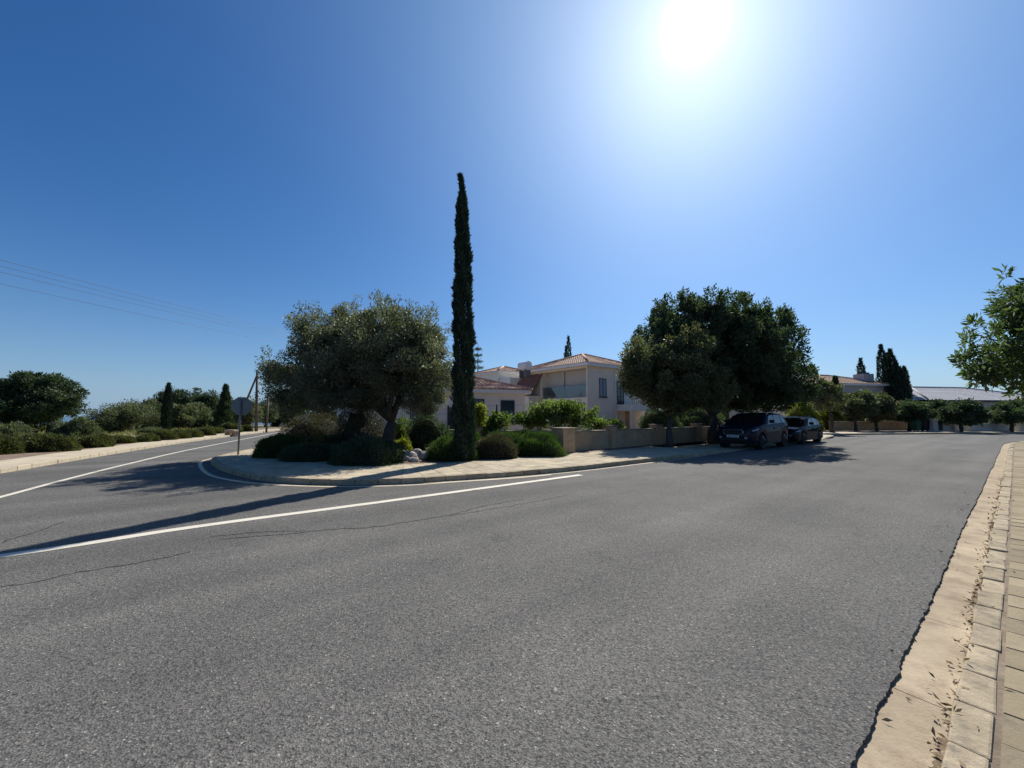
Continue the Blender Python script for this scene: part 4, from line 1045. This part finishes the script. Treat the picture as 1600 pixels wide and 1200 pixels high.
gt2('street tree at the right edge in front of the pale wall', 1582, 675, 35, [E(1578, 641, 35, 34, 16, 1.7), E(1610, 641, 35, 30, 18, 1.6)], mat='carob')
gt2('pale bushy tree behind the parked cars', 1262, 672, 40, [E(1262, 622, 40, 22, 20, 1.6), E(1250, 640, 40, 20, 14, 1.4)], mat='grove', n=80)
cypress('small dark conifer in front of the far villa wall', at(1310, 668, 42).xy.to_3d(), 5.6, 1.0, 3600, .3, .08, mat='pine', name='conifer', cone=True)
cypress('single cypress standing left of the far cypress group', at(1352, 668, 62).xy.to_3d(), 10.4, .75, 3000, .38, .09)
G6 = 'cypresses of the dense group at the far right'
for px, top, Y, r, lb in ((1386, 540, 52, .75, 'tallest, leftmost cypress of the dense group'), (1394, 553, 53, .8, 'second cypress from the left in the dense group'), (1400, 547, 52, .85, 'second tallest cypress, mid group'), (1407, 565, 51, .95, 'blunt cypress right of the middle of the dense group'), (1414, 578, 50, .95, 'lower cypress at the right of the dense group'), (1420, 574, 54, .6, 'thin cypress at the right end of the dense group')):
    p = at(px, 668, Y); p.z = .1
    cypress(lb, p, at(px, top, Y).z - .1, r * .92, 4200, .34, .08, group=G6)
p = at(889.5, 660, 60); p.z = .1; cypress('cypress tip showing above the villa roof', p, at(889.5, 527, 60).z, .62, 3000, .34, .08)
p = at(885.5, 660, 61); p.z = .1; cypress('shorter cypress tip left of the one above the villa roof', p, at(885.5, 543, 61).z, .5, 2400, .34, .08)
# wispy araucaria behind the wing
p = at(746, 660, 47); p.z = .1
ar = thing('araucaria_tree', 'wispy thin conifer between the tall cypress and the villa roof', 'tree', p)
H_ = at(746, 538, 47).z
mb = MB(); mb.tube([p, p + Vector((0, 0, H_))], [.14, .02], 7); mb.build('trunk', M['bark'], ar)
cs = []
for k in range(9):
    z = 3.2 + (H_ - 3.2) * k / 9
    for j in range(5):
        a = j * 1.257 + k; L = 1.15 * (1 - k / 10.5)
        e = p + Vector((math.cos(a) * L, math.sin(a) * L, z + .12 * L))
        mb = MB(); mb.tube([p + Vector((0, 0, z)), e], [.03, .012], 5); mb.build('limb', M['bark'], ar)
        cs += [e[:], (p + (e - p) * .75 + Vector((0, 0, z * .25)))[:]]
crown('crown', ar, M['pine'], np.array(cs), 22, .16, .22, .05, .6, .5)
G7 = 'yellow-green hedge shrubs behind the cars'
bush('yellow-topped hedge shrub above the parked saloon', (1232, 1275, 634, 676), M['yellow'], 6000, .12, .06, group=G7, lump=.2, base=673, depth=1.0, name='hedge_shrub')
bush('yellow-topped hedge shrub right of the thin leaning tree', (1276, 1318, 638, 676), M['yellow'], 6000, .12, .06, group=G7, lump=.2, base=672, depth=1.0, name='hedge_shrub')
bush('bright yellow-green shrub behind the bins', (1458, 1480, 648, 672), M['yellow'], 3000, .12, .06, group=G7, lump=.3, base=672, name='hedge_shrub')
bush('dark hedge mass along the beige wall behind the first street trees', (1316, 1368, 646, 673), M['carob'], 6000, .12, .06, group=G7, lump=.2, base=671.6, depth=.8, name='hedge_shrub')
bush('dark hedge mass along the beige wall behind the green bin', (1366, 1424, 648, 673), M['grove'], 6000, .12, .06, group=G7, lump=.2, base=671.3, depth=.8, name='hedge_shrub')
bush('yellowish shrub row behind the pale wall at the right edge', (1552, 1612, 654, 672), M['yellow'], 4500, .12, .06, group=G7, lump=.3, base=672, depth=.6, name='hedge_shrub')
bush('dry shrub behind the pale wall left of the yellowish row', (1512, 1552, 654, 672), M['dull'], 4000, .12, .06, group=G7, lump=.3, base=672, depth=.6, name='hedge_shrub')
bush('dark shrub filling the gap between the carob and the garden wall', (1060, 1130, 640, 680), M['carob'], 7000, .11, .05, group=G7, lump=.2, base=678, depth=.9, name='hedge_shrub')
bush('dark shrub behind the garden wall below the villa balcony', (998, 1062, 640, 682), M['carob'], 7000, .11, .05, group=G7, lump=.2, base=679, depth=.9, name='hedge_shrub')
bush('tall dark shrub behind the garden wall left of the carob trunk', (1050, 1118, 618, 682), M['carob'], 9000, .12, .055, group=G7, lump=.2, base=676, depth=1.2, name='hedge_shrub')
bush('tall dark shrub behind the garden wall right of the carob trunk', (1112, 1168, 622, 682), M['mixed'], 8000, .12, .055, group=G7, lump=.2, base=675, depth=1.2, name='hedge_shrub')
# plastered wall end behind the suv
ge = thing('side_wall', 'pale plastered wall end behind the parked cars', 'wall', at(1200, 672, 31))
a, b = at(1140, 660, 32), at(1227, 660, 30); wall_run(ge, (a.x, a.y), (b.x, b.y), 2.45, cap=0, m='house_beige')
# far houses
def far_house(label, o, az, L, D, ze, zp, wallm, roofm, wins, chim=None):
    ex = Vector((math.sin(az), math.cos(az), 0)); ey = Vector((-ex.y, ex.x, 0))
    t = thing('far_house', label, 'house', o)
    mb = MB(); mb.box(o, ex, ey, 0, L, 0, D, 0, ze - .06); mb.build('wall', M[wallm], t)
    sl, hips, q = tiled(o, ex, ey, 0, L, 0, D, ze, zp, ov=.5, pitch=.5, roll=.5, amp=(.008 if roofm == 'slate' else .03))
    m = MB()
    for k in sl: m.add(k.v, k.f)
    r = m.build('roof', M[roofm], t); hips.build('ridge_tiles', M[roofm], r, smooth=True)
    f = MB(); f.box(o, ex, ey, q[0] + .05, q[1] - .05, q[2] + .05, q[3] - .05, ze - .2, ze + .02); f.build('fascia', M['dark_metal' if roofm == 'slate' else 'fascia'], r)
    for a, b, c, d in wins: window(t, o, ex, -ey, a, b, c, d)
    if chim:
        f = MB(); f.box(o, ex, ey, chim[0], chim[0] + 1.6, chim[1], chim[1] + 1.4, ze - .5, ze + 1.5); f.build('chimney', M[wallm], t)
        f = MB(); f.box(o, ex, ey, chim[0] + .3, chim[0] + 1.3, chim[1] + .3, chim[1] + 1.1, ze + 1.5, ze + 1.7); f.build('chimney_cap', M['dark_metal'], t)
    return t
far_house('far grey villa with a pale tiled roof behind the street trees', at(1290, 668, 50).xy.to_3d(), R(80), 10.5, 9, 5.6, 7.1, 'house_grey', 'tile_far', [(1.5, 2.6, 3.2, 4.6), (4.8, 6.0, 3.2, 4.6)], chim=(7.6, 1.0))
far_house('far low house with a wide grey roof behind the pale wall', at(1452, 668, 50).xy.to_3d(), R(82), 22, 13, 3.5, 5.6, 'house_grey', 'slate', [(9, 10.4, 1.2, 2.4), (14, 15.4, 1.2, 2.4)])

# ------------------------------------------------------------------ bins and cabinet
def wheelie(label, p, mat, h=1.1, w=.62):
    p = Vector((p.x, p.y, .12)); t = thing('wheelie_bin', label, 'bin', p, 'bins by the far wall')
    ex = Vector((.97, .2, 0)); ey = Vector((-.2, .97, 0))
    mb = MB(); v = []
    for z, k in ((.06, .78), (h - .12, 1.0)):
        for x, y in ((-1, -1), (1, -1), (1, 1), (-1, 1)): v.append(p + ex * (x * w / 2 * k) + ey * (y * w / 2 * k * 1.1) + Vector((0, 0, z)))
    mb.add(v, [(3, 2, 1, 0), (4, 5, 6, 7), (0, 1, 5, 4), (1, 2, 6, 5), (2, 3, 7, 6), (3, 0, 4, 7)]); mb.build('body', M[mat], t, bevel=.03)
    mb = MB(); mb.box(p, ex, ey, -w / 2 - .03, w / 2 + .03, -w * .58, w * .58, h - .115, h - .02); mb.build('lid', M[mat], t, bevel=.03)
    for s_ in (-1, 1):
        c_ = p + ex * (s_ * w * .42) + ey * (w * .45) + Vector((0, 0, .11)); mb = MB(); mb.tube([c_ - ex * .03, c_ + ex * .03], .11, 14); mb.build('wheel', M['rubber'], t)
    mb = MB(); mb.tube([p + ex * (-w * .4) + ey * (w * .63) + Vector((0, 0, h - .12)), p + ex * (w * .4) + ey * (w * .63) + Vector((0, 0, h - .12))], .02, 8); mb.build('handle', M[mat], t)
wheelie('green wheelie bin by the far beige wall', at(1431, 672, 36.4), 'bin_green')
wheelie('dark wheelie bin beside the green one, left of the two dark ones', at(1443, 672, 36.6), 'bin_dark', 1.2)
wheelie('dark wheelie bin next to the grey meter cabinet', at(1451, 672, 36.6), 'bin_dark', 1.15)
cbp = at(1462, 672, 36.2); cbp.z = .12
ca = thing('meter_cabinet', 'pale meter cabinet with a dark door at the end of the pale wall', 'cabinet', cbp)
mb = MB(); mb.box(cbp, X_, Y_, -.42, .42, -.25, .25, 0, 1.0); mb.build('body', M['cabinet'], ca, bevel=.015)
mb = MB(); mb.box(cbp, X_, Y_, 0.0, .38, -.275, -.252, .08, .92); mb.build('door', M['bin_dark'], ca)
mb = MB(); mb.box(cbp, X_, Y_, -.48, .48, -.3, .3, 1.002, 1.06); mb.build('top', M['cabinet'], ca, bevel=.01)

# ------------------------------------------------------------------ parked cars
def car(name, label, s0, tc, L, W, prof, belt, paint_m, wheels, wr, sill, suv):
    """body lofted from cross sections; x runs from nose (0) to tail (L), nose towards the camera"""
    loc = mr(s0, tc, 0.01)
    t = thing(name, label, 'car', loc)
    ex, ey = DM, -NM                                          # car's left side faces -t ... the visible side is +ey (road side)
    def Wd(x, y, z): return loc + ex * x + ey * y + Vector((0, 0, z))
    px_ = [q[0] for q in prof]; pz_ = [q[1] for q in prof]
    ztop = lambda x: float(np.interp(x, px_, pz_))
    plan = lambda x: W / 2 * float(np.interp(x, [0, .06, .25, .7, L - .7, L - .2, L - .05, L], [.66, .80, .93, 1, 1, .94, .84, .74]))
    zb = lambda x: float(np.interp(x, [q[0] for q in belt], [q[1] for q in belt]))
    def low(x):
        z = float(np.interp(x, [0, .25, .6, L - .6, L - .25, L], [sill + .12, sill + .02, sill, sill, sill + .03, sill + .16]))
        for wx in wheels:
            d = abs(x - wx); ra = wr + .075
            if d < ra: z = max(z, wr + math.sqrt(max(0, ra * ra - d * d)))
        return z
    def sect(x):                                              # half section from sill to roof centre
        zl, zt_, w_ = low(x), ztop(x), plan(x); b = min(zb(x), zt_ - .03)
        tum = max(0.0, zt_ - b) * 0.26
        mid = zl + (b - zl) * .55
        wr_ = max(w_ - .045 - tum, w_ * .6)
        return [(w_ - .03, zl), (w_, mid), (w_ - .012, b - .06), (w_ - .045, b), (w_ - .045 - tum * .5, b + (zt_ - b) * .5), (wr_ + .015, b + (zt_ - b) * .88), (wr_ - .09, zt_ - .012), (wr_ * .5, zt_ + .012), (0, zt_ + .018)]
    xs = sorted(set([round(k * L / 90, 4) for k in range(91)] + [q[0] for q in prof]))
    mb = MB(); v = []; n = 17
    for x in xs:
        h = sect(x); v += [Wd(x, y, z) for y, z in h] + [Wd(x, -y, z) for y, z in h[-2::-1]]
    f = []
    for i in range(len(xs) - 1):
        for k in range(n - 1): f.append((i * n + k, i * n + k + 1, (i + 1) * n + k + 1, (i + 1) * n + k))
    f.append(tuple(range(n))[::-1]); f.append(tuple((len(xs) - 1) * n + k for k in range(n)))
    mb.add(v, f); mb.build('body', M[paint_m], t, smooth=True)
    fl = MB(); fl.box(loc, ex, ey, .25, L - .25, -W / 2 + .12, W / 2 - .12, sill - .04, sill + .22); fl.build('underbody', M['plastic'], t)
    for wx in wheels:
        for sd in (-1, 1):
            mb = MB(); mb.tube([Wd(wx, sd * (W / 2 - .30), wr + .02), Wd(wx, sd * (W / 2 - .14), wr + .02)], wr + .06, 18); mb.build('wheel_well', M['plastic'], t)
    def patch(name_, sd, xa, xb, ka, kb, mat, off=.006, fa=0.0, fb=1.0, slant=(0, 0)):
        """glass laid on the side between section points ka..kb"""
        m_ = 10; vs_ = []; fs = []
        for i in range(m_ + 1):
            row = []
            for j, fr in enumerate((fa, .5 * (fa + fb), fb)):
                x = xa + slant[0] * fr + (xb + slant[1] * fr - xa - slant[0] * fr) * i / m_
                h = sect(x); q = fr * (kb - ka) + ka; k = min(int(q), kb - 1); g = q - k
                y = h[k][0] + (h[k + 1][0] - h[k][0]) * g; z = h[k][1] + (h[k + 1][1] - h[k][1]) * g
                row.append(Wd(x, sd * (y + off), z + off * .3))
            vs_ += row
        for i in range(m_):
            for j in range(2): fs.append((3 * i + j, 3 * i + 3 + j, 3 * i + 4 + j, 3 * i + 1 + j))
        return MB().add(vs_, fs).build(name_, M[mat], t, smooth=True)
    def screen(name_, xa, xb, mat='car_glass', wf=.9, off=.010):
        m_ = 8; vs_ = []; fs = []
        for i in range(m_ + 1):
            x = xa + (xb - xa) * i / m_; h = sect(x); yr = h[6][0] + .05
            for j in range(7):
                y = (-1 + 2 * j / 6) * yr * wf; a = abs(y)
                z = h[8][1] + (h[7][1] - h[8][1]) * min(1, a / max(h[7][0], .01)) if a < h[7][0] else h[7][1] + (h[6][1] - h[7][1]) * min(1.4, (a - h[7][0]) / max(h[6][0] - h[7][0], .01))
                vs_.append(Wd(x - off * (1 if xb < L / 2 else -1), y, z + off))
        for i in range(m_):
            for j in range(6): fs.append((7 * i + j, 7 * i + 7 + j, 7 * i + 8 + j, 7 * i + 1 + j))
        return MB().add(vs_, fs).build(name_, M[mat], t, smooth=True)
    D = suv
    screen('windscreen', D['ws'][0], D['ws'][1]); screen('rear_window', D['rw'][0], D['rw'][1])
    for sd in (-1, 1):
        for a, b, s1, s2 in D['win']: patch('side_window', sd, a, b, 3, 5, 'car_glass', .006, .10, .93, (s1, s2))
        for x in D['seams']: patch('door_seam', sd, x - .006, x + .006, 0, 3, 'plastic', .004, .05, .98)
        for x in D['handles']:
            p = patch('door_handle', sd, x, x + .2, 1, 2, paint_m, .03, .55, .8)
        patch('headlight', sd, .10, .52, 1, 3, 'lamp', .008, .45, .80); patch('tail_light', sd, L - .35, L - .04, 1, 3, 'mauve', .008, .4, .95)
        patch('side_sill', sd, wheels[0] + wr + .1, wheels[1] - wr - .1, 0, 1, 'plastic', .006, 0, .28)
        mx = D['ws'][0] + .42; mz = zb(mx) + .10; b_ = W / 2 - .02
        mb = MB(); mb.box(loc, ex, ey, mx, mx + .14, min(sd * b_, sd * (b_ + .20)), max(sd * b_, sd * (b_ + .20)), mz, mz + .15); mb.build('mirror', M[paint_m], t, bevel=.035)
        if D.get('rails'):
            a, b = D['rails']; pts = []
            for k in range(9):
                x = a + (b - a) * k / 8; h = sect(x); pts.append(Wd(x, sd * (h[6][0] + .02), h[6][1] + (.05 if 0 < k < 8 else .005)))
            mb = MB(); mb.tube(pts, .016, 7); mb.build('roof_rail', M['chrome'], t, smooth=True)
        for wx in wheels:
            yo = W / 2 - .012; mb = MB(); yy = [yo - .21, yo - .19, yo - .03, yo - .005, yo - .005]; rr_ = [wr - .05, wr, wr, wr - .03, wr * .68]
            mb.tube([Wd(wx, sd * y, wr) for y in yy], rr_, 26, caps=False); w_o = mb.build('wheel', M['rubber'], t, smooth=False)
            mb = MB(); mb.tube([Wd(wx, sd * (yo - .06), wr), Wd(wx, sd * (yo - .05), wr)], wr * .67, 22); mb.build('brake_disc', M['plastic'], w_o)
            mb = MB(); mb.tube([Wd(wx, sd * (yo - .045), wr), Wd(wx, sd * (yo - .004), wr)], [wr * .2, wr * .17], 12)
            for k in range(5):
                a = k * 2 * math.pi / 5 + .3; d1 = ex * math.cos(a) + Vector((0, 0, math.sin(a)))
                c0 = Wd(wx, sd * (yo - .02), wr); mb.tube([c0 + d1 * wr * .12, c0 + d1 * wr * .68], [.045, .035], 6)
            for k in range(22):
                a0, a1 = k * 2 * math.pi / 22, (k + 1) * 2 * math.pi / 22
                d0 = ex * math.cos(a0) + Vector((0, 0, math.sin(a0))); d1 = ex * math.cos(a1) + Vector((0, 0, math.sin(a1))); c0 = Wd(wx, sd * (yo - .004), wr)
                mb.add([c0 + d0 * wr * .70, c0 + d1 * wr * .70, c0 + d1 * wr * .62 - ey * sd * .02, c0 + d0 * wr * .62 - ey * sd * .02], [(0, 1, 2, 3)])
            mb.build('rim', M['alloy'], w_o)
    # face of the car
    z1 = D['grille']
    gf = plan(.03)
    mb = MB(); mb.box(loc, ex, ey, -.012, .10, -gf * .62, gf * .62, z1, z1 + D['gh']); gr = mb.build('grille', M['plastic'], t, bevel=.01)
    for k in range(6):
        y = -gf * .5 + gf * k / 5; mb = MB(); mb.box(loc, ex, ey, -.022, -.013, y - .012, y + .012, z1 + .03, z1 + D['gh'] - .03); mb.build('slat', M['dark_metal'], gr)
    pts = []
    for k in range(25):
        a = math.pi * 2 * k / 24; c_ = math.cos(a); s_ = math.sin(a)
        pts.append(Wd(-.02, gf * .63 * math.copysign(abs(c_) ** .35, c_), z1 + D['gh'] / 2 + D['gh'] * .52 * math.copysign(abs(s_) ** .6, s_)))
    mb = MB(); mb.tube(pts, .013, 6, caps=False); mb.build('grille_surround', M['chrome'], gr, smooth=True)
    mb = MB(); mb.box(loc, ex, ey, -.045, .05, -gf * .85, gf * .85, sill + .10, z1 - .15); mb.build('lower_intake', M['plastic'], t, bevel=.02)
    mb = MB(); mb.box(loc, ex, ey, -.06, -.046, -.26, .26, z1 - .13, z1 - .02); pl_ = mb.build('number_plate', M['plate'], t)
    for k, wd in enumerate((.05, .05, .05, .0, .04, .05, .05)):
        if wd: 
            y = -.2 + k * .06; mb = MB(); mb.box(loc, ex, ey, -.063, -.061, y, y + wd * .6, z1 - .105, z1 - .045); mb.build('plate_mark', M['plate_mark'], pl_)
    for sd in (-1, 1):
        y = sd * gf * .80; mb = MB(); mb.tube([Wd(.0, y, sill + .26), Wd(-.05, y, sill + .26)], .055, 12); mb.build('fog_lamp', M['lamp'], t)
    return t
car('parked_suv', 'dark navy SUV with roof rails and chrome-ringed grille under the carob', 19.05, 7.98, 4.38, 1.84,
    [(0, .80), (.05, .90), (.2, .98), (.6, 1.03), (1.12, 1.10), (1.35, 1.22), (1.85, 1.54), (2.15, 1.62), (2.8, 1.645), (3.5, 1.61), (3.85, 1.55), (4.15, 1.22), (4.3, 1.08), (4.38, .92)],
    [(0, .86), (.5, .97), (1.3, 1.06), (3.0, 1.10), (4.38, 1.16)], 'navy', (.86, 3.50), .345, .26,
    dict(ws=(1.20, 1.95), rw=(3.88, 4.16), win=[(1.58, 2.45, .36, 0), (2.52, 3.28, 0, .0), (3.36, 3.80, 0, -.12)], seams=(1.35, 2.48, 3.36), handles=(2.2, 3.1), rails=(2.0, 3.75), grille=.66, gh=.22))
car('parked_saloon', 'dark saloon car with a sloping tail parked behind the SUV', 24.55, 7.95, 4.62, 1.80,
    [(0, .62), (.05, .70), (.25, .80), (.7, .88), (1.25, .95), (1.55, 1.10), (2.05, 1.36), (2.4, 1.44), (2.9, 1.46), (3.4, 1.40), (3.9, 1.20), (4.2, 1.06), (4.5, 1.02), (4.62, .85)],
    [(0, .68), (.6, .82), (1.4, .90), (3.2, .95), (4.62, .99)], 'black_car', (.88, 3.62), .325, .20,
    dict(ws=(1.36, 2.12), rw=(3.48, 4.02), win=[(1.72, 2.58, .40, 0), (2.66, 3.38, 0, -.02), (3.44, 3.78, 0, -.22)], seams=(1.45, 2.62, 3.5), handles=(2.3, 3.2), grille=.50, gh=.14))

# ------------------------------------------------------------------ fallen leaves along the right gutter
nl = 620
s_ = np.concatenate([rng.uniform(1.8, 16, nl - 160), rng.normal(5.8, .9, 80), rng.normal(3.0, .4, 40), rng.normal(8.5, 1.0, 40)])
t_ = 0.275 + np.abs(rng.normal(0, .035, nl)); far = rng.random(nl) < .16; t_ = np.where(far, rng.uniform(-.2, .75, nl), t_)
zc = np.where(t_ > .55, .012, np.where(t_ > .285, -.012, .05))
c = np.stack([s_ * DM.x + t_ * NM.x, s_ * DM.y + t_ * NM.y, zc], 1)
ax = unit(np.stack([rng.normal(size=nl), rng.normal(size=nl), rng.uniform(-.1, .5, nl)], 1))
V, F = leaf_quads(c, ax, .018 + .034 * rng.random(nl), .008 + .013 * rng.random(nl), .3)
tag(link('leaf_litter', np_mesh('leaf_litter', V, F, np.repeat(rng.random(nl), 4)), M['litter']), 'dry fallen leaves along the concrete gutter on the right', 'leaves', kind='stuff')
